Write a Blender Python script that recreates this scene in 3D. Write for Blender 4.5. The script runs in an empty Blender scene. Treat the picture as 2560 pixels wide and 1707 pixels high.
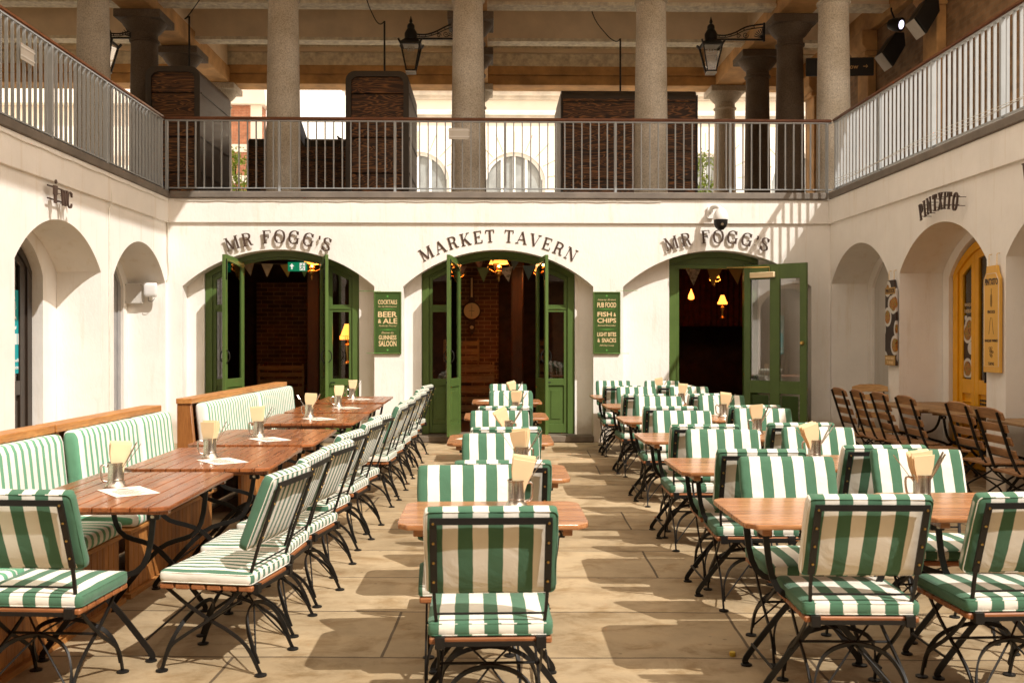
import bpy, bmesh, math, random
from mathutils import Vector, Matrix
from mathutils import noise as mnoise
R = math.radians
PI = math.pi
rnd = random.Random(7)
sc = bpy.context.scene
C = sc.collection

# ------------------------------------------------------------------ camera, sky, sun, exposure
cam = bpy.data.objects.new("camera", bpy.data.cameras.new("camera"))
C.objects.link(cam)
cam.location = (0, 0, 1.5)
cam.rotation_euler = (R(90 - .242), 0, R(-1.243))
cam.data.sensor_width = 36
cam.data.lens = 35.0
cam.data.clip_end = 600
cam.data.clip_start = .05
cam.data.dof.use_dof = True
cam.data.dof.focus_distance = 8.5
cam.data.dof.aperture_fstop = 5.6
sc.camera = cam
SUN = Vector((.64, -.66, 1.0)).normalized()          # towards the sun
w = bpy.data.worlds.new("World"); sc.world = w; w.use_nodes = True
nt = w.node_tree
sky = nt.nodes.new('ShaderNodeTexSky'); sky.sky_type = 'NISHITA'; sky.sun_disc = False
sky.sun_elevation = math.asin(SUN.z)
sky.sun_rotation = math.atan2(SUN.x, SUN.y)
sky.dust_density = 4.0; sky.air_density = 1.0
hs = nt.nodes.new('ShaderNodeMix'); hs.data_type = 'RGBA'; hs.blend_type = 'MULTIPLY'
hs.inputs['Factor'].default_value = 1.0
hs.inputs[7].default_value = (1.08, .93, .76, 1)      # the photograph's warm white balance
tcw = nt.nodes.new('ShaderNodeTexCoord'); cn = nt.nodes.new('ShaderNodeTexNoise'); cn.inputs['Scale'].default_value = 2.2; cn.inputs['Detail'].default_value = 7
mpw = nt.nodes.new('ShaderNodeMapping'); mpw.inputs['Scale'].default_value = (1, 1, 3.); nt.links.new(tcw.outputs['Generated'], mpw.inputs[0]); nt.links.new(mpw.outputs[0], cn.inputs['Vector'])
cr = nt.nodes.new('ShaderNodeValToRGB'); cr.color_ramp.elements[0].position = .30; cr.color_ramp.elements[0].color = (.35, .35, .35, 1); cr.color_ramp.elements[1].position = .5; cr.color_ramp.elements[1].color = (.9, .9, .9, 1)
nt.links.new(cn.outputs[0], cr.inputs[0])
cl_ = nt.nodes.new('ShaderNodeMix'); cl_.data_type = 'RGBA'; cl_.inputs[7].default_value = (9.5, 9.2, 8.9, 1)      # bright thin cloud
nt.links.new(cr.outputs[0], cl_.inputs[0]); nt.links.new(sky.outputs[0], cl_.inputs[6]); nt.links.new(cl_.outputs[2], hs.inputs[6])
nt.links.new(hs.outputs[2], nt.nodes['Background'].inputs[0])
nt.nodes['Background'].inputs[1].default_value = .15
sl = bpy.data.lights.new('sun', 'SUN'); sl.energy = 3.2; sl.angle = R(.55); sl.color = (1.0, .95, .88)
so = bpy.data.objects.new('sun', sl); C.objects.link(so)
so.rotation_euler = SUN.to_track_quat('Z', 'Y').to_euler()
sc.view_settings.view_transform = 'Standard'; sc.view_settings.look = 'None'
sc.view_settings.exposure = .62; sc.view_settings.gamma = 1
sc.render.engine = 'CYCLES'
sc.cycles.max_bounces = 8; sc.cycles.diffuse_bounces = 5; sc.cycles.transparent_max_bounces = 12
sc.cycles.caustics_reflective = False; sc.cycles.caustics_refractive = False
sc.cycles.sample_clamp_indirect = 6

# ------------------------------------------------------------------ materials
def newmat(name, rough=.6, metal=0., spec=.5):
    m = bpy.data.materials.new(name); m.use_nodes = True
    b = m.node_tree.nodes['Principled BSDF']
    b.inputs['Roughness'].default_value = rough
    b.inputs['Metallic'].default_value = metal
    b.inputs['Specular IOR Level'].default_value = spec
    return m, m.node_tree, b
def N(t, kind, **kw):
    n = t.nodes.new('ShaderNode' + kind)
    for k, v in kw.items():
        if k in n.inputs: n.inputs[k].default_value = v
        else: setattr(n, k, v)
    return n
def ramp(t, fac, stops):
    r = t.nodes.new('ShaderNodeValToRGB'); cr = r.color_ramp
    while len(cr.elements) < len(stops): cr.elements.new(.5)
    for e, (p, c) in zip(cr.elements, stops):
        e.position = p; e.color = (c[0], c[1], c[2], 1) if len(c) == 3 else c
    t.links.new(fac, r.inputs[0]); return r.outputs[0]
def coords(t, scale=(1, 1, 1), loc=(0, 0, 0), rot=(0, 0, 0), rand=0, kind='Object'):
    tc = t.nodes.new('ShaderNodeTexCoord'); mp = t.nodes.new('ShaderNodeMapping')
    mp.inputs['Scale'].default_value = scale; mp.inputs['Location'].default_value = loc; mp.inputs['Rotation'].default_value = rot
    out = tc.outputs[kind]
    if rand:
        oi = t.nodes.new('ShaderNodeObjectInfo'); mu = N(t, 'Math', operation='MULTIPLY'); mu.inputs[1].default_value = rand
        t.links.new(oi.outputs['Random'], mu.inputs[0])
        ad = N(t, 'VectorMath', operation='ADD'); t.links.new(out, ad.inputs[0]); t.links.new(mu.outputs[0], ad.inputs[1]); out = ad.outputs[0]
    t.links.new(out, mp.inputs[0]); return mp.outputs[0]
def bump(t, b, h, strength=.3, dist=.01):
    bp = t.nodes.new('ShaderNodeBump'); bp.inputs['Strength'].default_value = strength; bp.inputs['Distance'].default_value = dist
    t.links.new(h, bp.inputs['Height']); t.links.new(bp.outputs[0], b.inputs['Normal']); return bp
def mixc(t, fac, a, b_, mode='MIX'):
    m = t.nodes.new('ShaderNodeMix'); m.data_type = 'RGBA'; m.blend_type = mode
    for v, i in ((fac, 0), (a, 6), (b_, 7)):
        if hasattr(v, 'type') or hasattr(v, 'node'): t.links.new(v, m.inputs[i])
        elif i == 0: m.inputs[0].default_value = v
        else: m.inputs[i].default_value = (v[0], v[1], v[2], 1)
    return m.outputs[2]
def plain(name, c, rough=.5, metal=0., var=.12, scale=6., bmp=.0, spec=.5, dist=.004, bscale=None):
    m, t, b = newmat(name, rough, metal, spec)
    v = coords(t, rand=3.)
    n = N(t, 'TexNoise', Scale=scale, Detail=6.0, Roughness=.6); t.links.new(v, n.inputs['Vector'])
    lo = [x * (1 - var) for x in c]; hi = [min(1, x * (1 + var)) for x in c]
    t.links.new(ramp(t, n.outputs[0], [(.3, lo), (.7, hi)]), b.inputs['Base Color'])
    if bmp:
        n2 = N(t, 'TexNoise', Scale=bscale or scale * 12, Detail=5.0); t.links.new(v, n2.inputs['Vector']); bump(t, b, n2.outputs[0], bmp, dist)
    return m
def emit(name, c, s):
    m, t, b = newmat(name, .5); b.inputs['Base Color'].default_value = (*c, 1)
    b.inputs['Emission Color'].default_value = (*c, 1); b.inputs['Emission Strength'].default_value = s; return m
def plaster(name, c, dirt=.10):
    m, t, b = newmat(name, .82, spec=.25)
    v = coords(t)
    n = N(t, 'TexNoise', Scale=1.3, Detail=8.0, Roughness=.62); t.links.new(v, n.inputs['Vector'])
    base = ramp(t, n.outputs[0], [(.3, [x * (1 - dirt) for x in c]), (.62, c)])
    v2 = coords(t, scale=(5, 5, .45))
    n2 = N(t, 'TexNoise', Scale=1.6, Detail=7.0, Roughness=.7); t.links.new(v2, n2.inputs['Vector'])
    st = ramp(t, n2.outputs[0], [(.30, (.84, .78, .68)), (.46, (1, 1, 1))])
    col = mixc(t, .55, base, st, 'MULTIPLY')
    geo = t.nodes.new('ShaderNodeNewGeometry'); sp = t.nodes.new('ShaderNodeSeparateXYZ'); t.links.new(geo.outputs['Position'], sp.inputs[0])
    nz = N(t, 'TexNoise', Scale=4.0, Detail=6.0); t.links.new(v, nz.inputs['Vector'])
    ma = N(t, 'Math', operation='MULTIPLY_ADD'); ma.inputs[1].default_value = -.5; t.links.new(nz.outputs[0], ma.inputs[0]); t.links.new(sp.outputs[2], ma.inputs[2])
    fl = ramp(t, ma.outputs[0], [(.0, (.62, .53, .42)), (.16, (1, 1, 1))])     # splash dirt along the foot of the wall
    col = mixc(t, .7, col, fl, 'MULTIPLY')
    t.links.new(col, b.inputs['Base Color'])
    v3 = coords(t, scale=(1, 1, .5))
    n3 = N(t, 'TexNoise', Scale=26.0, Detail=8.0, Roughness=.65); t.links.new(v3, n3.inputs['Vector'])
    n4 = N(t, 'TexNoise', Scale=3.0, Detail=3.0); t.links.new(v, n4.inputs['Vector'])
    ad = N(t, 'Math', operation='ADD'); t.links.new(n3.outputs[0], ad.inputs[0]); t.links.new(n4.outputs[0], ad.inputs[1])
    bump(t, b, ad.outputs[0], .35, .012)
    return m
def stripe(name, green, cream, period, duty, axis=0, phase=0.):
    m, t, b = newmat(name, .85, spec=.2)
    tc = t.nodes.new('ShaderNodeTexCoord'); sp = t.nodes.new('ShaderNodeSeparateXYZ'); t.links.new(tc.outputs['Object'], sp.inputs[0])
    v = coords(t)
    nz = N(t, 'TexNoise', Scale=7.0, Detail=2.0); t.links.new(v, nz.inputs['Vector'])
    wob = N(t, 'Math', operation='MULTIPLY_ADD'); wob.inputs[1].default_value = period * .09; t.links.new(nz.outputs[0], wob.inputs[0]); t.links.new(sp.outputs[axis], wob.inputs[2])
    dv = N(t, 'Math', operation='DIVIDE'); dv.inputs[1].default_value = period; t.links.new(wob.outputs[0], dv.inputs[0])
    oi = t.nodes.new('ShaderNodeObjectInfo')
    ad = N(t, 'Math', operation='MULTIPLY_ADD'); ad.inputs[1].default_value = .25; ad.inputs[2].default_value = phase + 40
    t.links.new(oi.outputs['Random'], ad.inputs[0])
    a2 = N(t, 'Math', operation='ADD'); t.links.new(dv.outputs[0], a2.inputs[0]); t.links.new(ad.outputs[0], a2.inputs[1])
    fr = N(t, 'Math', operation='FRACT'); t.links.new(a2.outputs[0], fr.inputs[0])
    e = .012
    rp = ramp(t, fr.outputs[0], [(0, cream), (e, green), (duty, green), (duty + e, cream)])
    n2 = N(t, 'TexNoise', Scale=5.0, Detail=5.0); t.links.new(v, n2.inputs['Vector'])
    sh = ramp(t, n2.outputs[0], [(.3, (.88, .87, .85)), (.65, (1, 1, 1))])
    t.links.new(mixc(t, .8, rp, sh, 'MULTIPLY'), b.inputs['Base Color'])
    wv = N(t, 'TexNoise', Scale=420.0, Detail=1.0); t.links.new(v, wv.inputs['Vector'])
    wr = N(t, 'TexNoise', Scale=9.0, Detail=4.0, Distortion=.6); t.links.new(v, wr.inputs['Vector'])
    bp = bump(t, b, wr.outputs[0], .35, .02)
    bp2 = t.nodes.new('ShaderNodeBump'); bp2.inputs['Strength'].default_value = .15; bp2.inputs['Distance'].default_value = .001
    t.links.new(wv.outputs[0], bp2.inputs['Height']); t.links.new(bp.outputs[0], bp2.inputs['Normal']); t.links.new(bp2.outputs[0], b.inputs['Normal'])
    b.inputs['Sheen Weight'].default_value = .15
    return m
def wood(name, dark, light, rough=.4, along=1, fine=14., stretch=9., coat=0., bmp=.25, slat=0.):
    m, t, b = newmat(name, rough)
    s = [stretch, stretch, stretch]; s[along] = 1.0
    v = coords(t, scale=s, rand=9.)
    n = N(t, 'TexNoise', Scale=2.2, Detail=8.0, Roughness=.65, Distortion=.8); t.links.new(v, n.inputs['Vector'])
    n2 = N(t, 'TexNoise', Scale=fine, Detail=4.0); t.links.new(v, n2.inputs['Vector'])
    base = ramp(t, n.outputs[0], [(.28, dark), (.72, light)])
    g = ramp(t, n2.outputs[0], [(.35, (.62, .55, .5)), (.6, (1, 1, 1))])
    col = mixc(t, .6, base, g, 'MULTIPLY')
    if slat:       # board to board difference in tone
        tc = t.nodes.new('ShaderNodeTexCoord'); sp = t.nodes.new('ShaderNodeSeparateXYZ'); t.links.new(tc.outputs['Object'], sp.inputs[0])
        ax = 0 if along == 1 else 1
        if along == 2: ax = 1
        dv = N(t, 'Math', operation='DIVIDE'); dv.inputs[1].default_value = slat; t.links.new(sp.outputs[ax], dv.inputs[0])
        fl = N(t, 'Math', operation='FLOOR'); t.links.new(dv.outputs[0], fl.inputs[0])
        oi = t.nodes.new('ShaderNodeObjectInfo'); a = N(t, 'Math', operation='MULTIPLY_ADD'); a.inputs[1].default_value = 37.; t.links.new(oi.outputs['Random'], a.inputs[0]); t.links.new(fl.outputs[0], a.inputs[2])
        wn = t.nodes.new('ShaderNodeTexWhiteNoise'); wn.noise_dimensions = '1D'; t.links.new(a.outputs[0], wn.inputs['W'])
        tone = ramp(t, wn.outputs[0], [(0, (.66, .60, .56)), (1, (1.0, 1.0, 1.0))])
        col = mixc(t, .9, col, tone, 'MULTIPLY')
    t.links.new(col, b.inputs['Base Color'])
    rr = N(t, 'MapRange'); rr.inputs[3].default_value = rough * .75; rr.inputs[4].default_value = min(1, rough * 1.35); t.links.new(n.outputs[0], rr.inputs[0]); t.links.new(rr.outputs[0], b.inputs['Roughness'])
    bump(t, b, n2.outputs[0], bmp, .002)
    if coat: b.inputs['Coat Weight'].default_value = coat; b.inputs['Coat Roughness'].default_value = .2
    return m
def plyfigure(name):
    m, t, b = newmat(name, .5)
    v = coords(t, scale=(.5, .5, 4.2), rand=5.)
    n = N(t, 'TexNoise', Scale=2.0, Detail=2.0, Distortion=.9); t.links.new(v, n.inputs['Vector'])
    mu = N(t, 'Math', operation='MULTIPLY'); mu.inputs[1].default_value = 12.; t.links.new(n.outputs[0], mu.inputs[0])
    fr = N(t, 'Math', operation='FRACT'); t.links.new(mu.outputs[0], fr.inputs[0])
    t.links.new(ramp(t, fr.outputs[0], [(.0, (.035, .017, .009)), (.5, (.06, .027, .012)), (.78, (.34, .14, .04)), (1, (.05, .022, .011))]), b.inputs['Base Color'])
    return m
def flagstone():
    m, t, b = newmat('paving_stone', .75, spec=.35)
    v = coords(t, rot=(0, 0, R(2)))
    nd = N(t, 'TexNoise', Scale=1.2, Detail=3.0); t.links.new(v, nd.inputs['Vector'])
    vv = N(t, 'VectorMath', operation='MULTIPLY_ADD'); vv.inputs[1].default_value = (.05, .05, 0); t.links.new(nd.outputs[1], vv.inputs[0]); t.links.new(v, vv.inputs[2])
    br = t.nodes.new('ShaderNodeTexBrick'); t.links.new(vv.outputs[0], br.inputs['Vector'])
    br.inputs['Scale'].default_value = 1.; br.inputs['Brick Width'].default_value = 1.35; br.inputs['Row Height'].default_value = .78
    br.inputs['Mortar Size'].default_value = .008; br.inputs['Mortar Smooth'].default_value = .2; br.offset = .37; br.squash = 1.3; br.squash_frequency = 3
    br.inputs['Color1'].default_value = (.50, .39, .25, 1); br.inputs['Color2'].default_value = (.33, .25, .15, 1); br.inputs['Mortar'].default_value = (.13, .095, .06, 1)
    n = N(t, 'TexNoise', Scale=2.3, Detail=10.0, Roughness=.68); t.links.new(v, n.inputs['Vector'])
    sh = ramp(t, n.outputs[0], [(.28, (.58, .54, .46)), (.5, (.92, .9, .86)), (.7, (1.15, 1.1, 1.02))])
    col = mixc(t, .85, br.outputs[0], sh, 'MULTIPLY')
    v4 = coords(t, scale=(1, 1.35, 1))
    n3 = N(t, 'TexNoise', Scale=3.1, Detail=10.0, Roughness=.72, Distortion=.5); t.links.new(v4, n3.inputs['Vector'])
    st = ramp(t, n3.outputs[0], [(.36, (.56, .47, .33)), (.52, (1, 1, 1))])
    col = mixc(t, .75, col, st, 'MULTIPLY')
    vo = N(t, 'TexVoronoi', Scale=5.5); t.links.new(v, vo.inputs['Vector'])
    sp = ramp(t, vo.outputs[0], [(.0, (.3, .25, .2)), (.05, (.35, .3, .24)), (.07, (1, 1, 1))])
    col = mixc(t, .5, col, sp, 'MULTIPLY')
    t.links.new(col, b.inputs['Base Color'])
    n2 = N(t, 'TexNoise', Scale=30., Detail=8.0, Roughness=.7); t.links.new(v, n2.inputs['Vector'])
    sb = N(t, 'Math', operation='MULTIPLY_ADD'); sb.inputs[1].default_value = -2.2; t.links.new(br.outputs['Fac'], sb.inputs[0]); t.links.new(n2.outputs[0], sb.inputs[2])
    bump(t, b, sb.outputs[0], .35, .008)
    rr = N(t, 'MapRange'); rr.inputs[3].default_value = .55; rr.inputs[4].default_value = .9; t.links.new(n.outputs[0], rr.inputs[0]); t.links.new(rr.outputs[0], b.inputs['Roughness'])
    return m
def granite(name, c):
    m, t, b = newmat(name, .75)
    v = coords(t, rand=4.)
    n = N(t, 'TexNoise', Scale=55., Detail=5.0, Roughness=.8); t.links.new(v, n.inputs['Vector'])
    a = ramp(t, n.outputs[0], [(.3, [x * .28 for x in c]), (.47, [x * .8 for x in c]), (.7, [min(1, x * 1.25) for x in c])])
    n2 = N(t, 'TexNoise', Scale=2., Detail=6.0); t.links.new(v, n2.inputs['Vector'])
    s = ramp(t, n2.outputs[0], [(.3, (.68, .62, .52)), (.65, (1, 1, 1))])
    t.links.new(mixc(t, .8, a, s, 'MULTIPLY'), b.inputs['Base Color']); bump(t, b, n.outputs[0], .3, .004)
    return m
def bricks(name, c1, c2, mo, along_y=False):
    m, t, b = newmat(name, .85)
    rot = (R(90), 0, R(90)) if along_y else (R(90), 0, 0)
    tc = t.nodes.new('ShaderNodeTexCoord'); sp = t.nodes.new('ShaderNodeSeparateXYZ'); cb = t.nodes.new('ShaderNodeCombineXYZ')
    t.links.new(tc.outputs['Object'], sp.inputs[0]); t.links.new(sp.outputs[1 if along_y else 0], cb.inputs[0]); t.links.new(sp.outputs[2], cb.inputs[1])
    br = t.nodes.new('ShaderNodeTexBrick'); t.links.new(cb.outputs[0], br.inputs['Vector'])
    br.inputs['Scale'].default_value = 1.; br.inputs['Brick Width'].default_value = .225; br.inputs['Row Height'].default_value = .075
    br.inputs['Mortar Size'].default_value = .006
    for k, c in (('Color1', c1), ('Color2', c2), ('Mortar', mo)): br.inputs[k].default_value = (*c, 1)
    n = N(t, 'TexNoise', Scale=4., Detail=6.0); t.links.new(tc.outputs['Object'], n.inputs['Vector'])
    s = ramp(t, n.outputs[0], [(.3, (.5, .45, .4)), (.7, (1.1, 1.1, 1.1))])
    t.links.new(mixc(t, .8, br.outputs[0], s, 'MULTIPLY'), b.inputs['Base Color'])
    bump(t, b, br.outputs['Fac'], -.5, .01); return m
def glass(name, tint=(1, 1, 1), refl=1.0):
    m = bpy.data.materials.new(name); m.use_nodes = True; t = m.node_tree; t.nodes.clear()
    o = t.nodes.new('ShaderNodeOutputMaterial'); mx = t.nodes.new('ShaderNodeMixShader')
    tr = t.nodes.new('ShaderNodeBsdfTransparent'); tr.inputs[0].default_value = (*tint, 1)
    gl = t.nodes.new('ShaderNodeBsdfGlossy'); gl.inputs['Roughness'].default_value = .01
    fr = t.nodes.new('ShaderNodeFresnel'); fr.inputs[0].default_value = 1.5
    mu = N(t, 'Math', operation='MULTIPLY'); mu.inputs[1].default_value = 2.0 * refl; t.links.new(fr.outputs[0], mu.inputs[0])
    t.links.new(mu.outputs[0], mx.inputs[0]); t.links.new(tr.outputs[0], mx.inputs[1]); t.links.new(gl.outputs[0], mx.inputs[2]); t.links.new(mx.outputs[0], o.inputs[0])
    return m
M = {}
M['plaster'] = plaster('white_plaster', (.88, .85, .80))
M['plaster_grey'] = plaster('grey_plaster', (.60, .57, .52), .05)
M['floor'] = flagstone()
M['sill'] = plain('step_stone', (.16, .125, .09), .8, var=.35, bmp=.3)
M['coping'] = plain('coping_stone', (.17, .145, .12), .75, var=.25, scale=3, bmp=.3)
M['rail_grey'] = plain('grey_rail_paint', (.34, .36, .37), .4, var=.06)
M['handrail'] = wood('handrail_wood', (.10, .035, .015), (.22, .085, .035), .3, along=0, stretch=6)
M['granite'] = granite('granite', (.64, .59, .51))
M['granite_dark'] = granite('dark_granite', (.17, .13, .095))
M['stone_brown'] = plain('brown_stone_beam', (.52, .30, .12), .8, var=.35, scale=2.2, bmp=.3)
M['ceil'] = plain('ceiling_paint', (.80, .67, .50), .8, var=.14, scale=1.5, bmp=.1)
M['ceil_trim'] = plain('ceiling_trim', (.80, .72, .58), .8, var=.3, scale=9, bmp=.3)
M['kiosk'] = plyfigure('figured_plywood')
M['kiosk_side'] = wood('kiosk_side_wood', (.07, .045, .033), (.13, .085, .06), .5, along=1, stretch=6)
M['kiosk_trim'] = plain('kiosk_trim_paint', (.055, .042, .03), .5)
M['black'] = plain('black_iron', (.009, .008, .007), .45, var=.3, spec=.35)
M['brass'] = plain('brass_stud', (.75, .50, .16), .3, 1.0)
M['wide'] = stripe('wide_green_stripe', (.068, .165, .098), (.80, .765, .68), .109, .49)
M['narrow'] = stripe('narrow_green_stripe', (.078, .18, .115), (.80, .765, .68), .058, .44, phase=-.22)
M['narrow_back'] = stripe('narrow_green_stripe_back', (.078, .18, .115), (.80, .765, .68), .058, .44, phase=.22)
M['bench_stripe'] = stripe('bench_green_stripe', (.14, .36, .22), (.82, .80, .73), .072, .42, axis=1)
M['cloth_white'] = plain('cream_piping', (.78, .74, .65), .85, var=.05)
M['cloth_green'] = plain('green_piping', (.05, .20, .11), .85, var=.08)
M['teakX'] = wood('table_wood_across', (.34, .135, .05), (.62, .30, .125), .27, along=0, fine=12, stretch=10, slat=.0415, coat=.4)
M['teakY'] = wood('table_wood_lengthwise', (.19, .055, .017), (.48, .165, .05), .27, along=1, fine=12, stretch=9, slat=.0885, coat=.3)
M['seatwood'] = wood('chair_seat_wood', (.22, .075, .025), (.42, .16, .055), .4, along=0, stretch=8)
M['oldteak'] = wood('weathered_table_wood', (.24, .14, .06), (.52, .33, .15), .5, along=1, stretch=8, slat=.0885)
M['oldchair'] = wood('brown_chair_wood', (.22, .10, .042), (.50, .27, .12), .4, along=0, stretch=8)
M['paleslat'] = wood('pale_chair_wood', (.36, .2, .07), (.62, .38, .16), .45, along=0, stretch=8)
M['benchwood'] = wood('orange_bench_wood', (.36, .14, .035), (.62, .30, .09), .38, along=1, stretch=8)
M['benchV'] = wood('bench_cladding_wood', (.34, .13, .03), (.60, .27, .075), .4, along=2, stretch=9, slat=.07)
M['green'] = plain('green_gloss_paint', (.09, .148, .038), .32, var=.1, scale=5, bmp=.08)
M['green_dk'] = plain('green_sign_paint', (.045, .09, .02), .35, var=.08)
M['green_lt'] = plain('light_green_ink', (.13, .42, .08), .5)
M['cream'] = plain('cream_ink', (.78, .58, .32), .6, var=.04)
M['tan_ink'] = plain('tan_ink', (.62, .36, .13), .6)
M['letter'] = plain('dark_brown_letter', (.06, .033, .022), .5)
M['steel'] = plain('brushed_steel', (.66, .60, .52), .27, 1.0, var=.1, scale=20)
M['napkin'] = plain('cream_napkin', (.86, .69, .42), .85, var=.05, bmp=.1)
M['paper'] = plain('menu_paper', (.85, .80, .70), .8, var=.03)
M['ink'] = plain('ink', (.22, .19, .15), .8)
M['glass'] = glass('window_glass')
M['glass_lit'] = glass('pale_glass', (1, 1, 1), 1.6)
M['black_paint'] = plain('black_door_paint', (.028, .018, .012), .35)
M['grey_paint'] = plain('grey_door_paint', (.30, .29, .29), .4)
M['yellow'] = plain('yellow_door_paint', (.78, .37, .006), .38, var=.08, bmp=.08)
M['board_yellow'] = plain('yellow_board', (.72, .40, .07), .5, var=.04)
M['white'] = plain('white_paint', (.78, .77, .75), .45, var=.04)
M['teal'] = plain('teal_sticker', (.0, .33, .36), .5, var=.03)
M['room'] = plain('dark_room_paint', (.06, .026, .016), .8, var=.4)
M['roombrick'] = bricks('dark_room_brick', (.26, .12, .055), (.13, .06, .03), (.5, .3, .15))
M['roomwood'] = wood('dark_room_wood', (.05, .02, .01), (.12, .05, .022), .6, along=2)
M['crate'] = wood('crate_wood', (.22, .12, .05), (.42, .26, .11), .7, along=0)
M['brickwall'] = bricks('gallery_brick', (.34, .20, .10), (.22, .13, .065), (.26, .19, .11), True)
M['brickred'] = bricks('far_red_brick', (.55, .22, .12), (.45, .18, .1), (.5, .35, .25))
M['facade'] = plain('pale_stone', (.86, .80, .71), .85, var=.07, scale=.8, bmp=.1)
M['facade_trim'] = plain('grey_stone_trim', (.66, .61, .54), .85, var=.2, scale=2)
M['joint'] = plain('stone_joint', (.50, .38, .26), .9)
M['leaf'] = plain('bright_leaf', (.34, .50, .04), .5, var=.4, scale=3)
M['bark'] = plain('bark', (.10, .07, .04), .9)
M['amber'] = emit('amber_lampshade', (1.0, .33, .045), 2.2)
M['redlamp'] = emit('red_glow_lamp', (1.0, .22, .03), 5.)
M['curtain'] = plain('red_curtain', (.07, .008, .004), .8, var=.5, scale=10)
M['exitgreen'] = emit('exit_green', (.0, .16, .07), .7)
M['exitwhite'] = emit('exit_white', (.8, .75, .7), .6)
M['floodlit'] = emit('lit_flood', (.85, .8, 1.0), 1.6)
M['skin'] = plain('skin', (.50, .27, .18), .6)
M['hair'] = plain('dark_hair', (.03, .02, .015), .6)
M['shirt'] = plain('grey_blue_shirt', (.20, .23, .30), .85)
M['trousers'] = plain('dark_trousers', (.02, .02, .025), .9)
M['cable'] = plain('white_cable', (.70, .67, .60), .6)
M['lampglass'] = glass('lantern_glass', (.97, .94, .88), 1.6)
M['street'] = plain('street_stone', (.52, .48, .42), .85, var=.2, bmp=.2)

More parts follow.
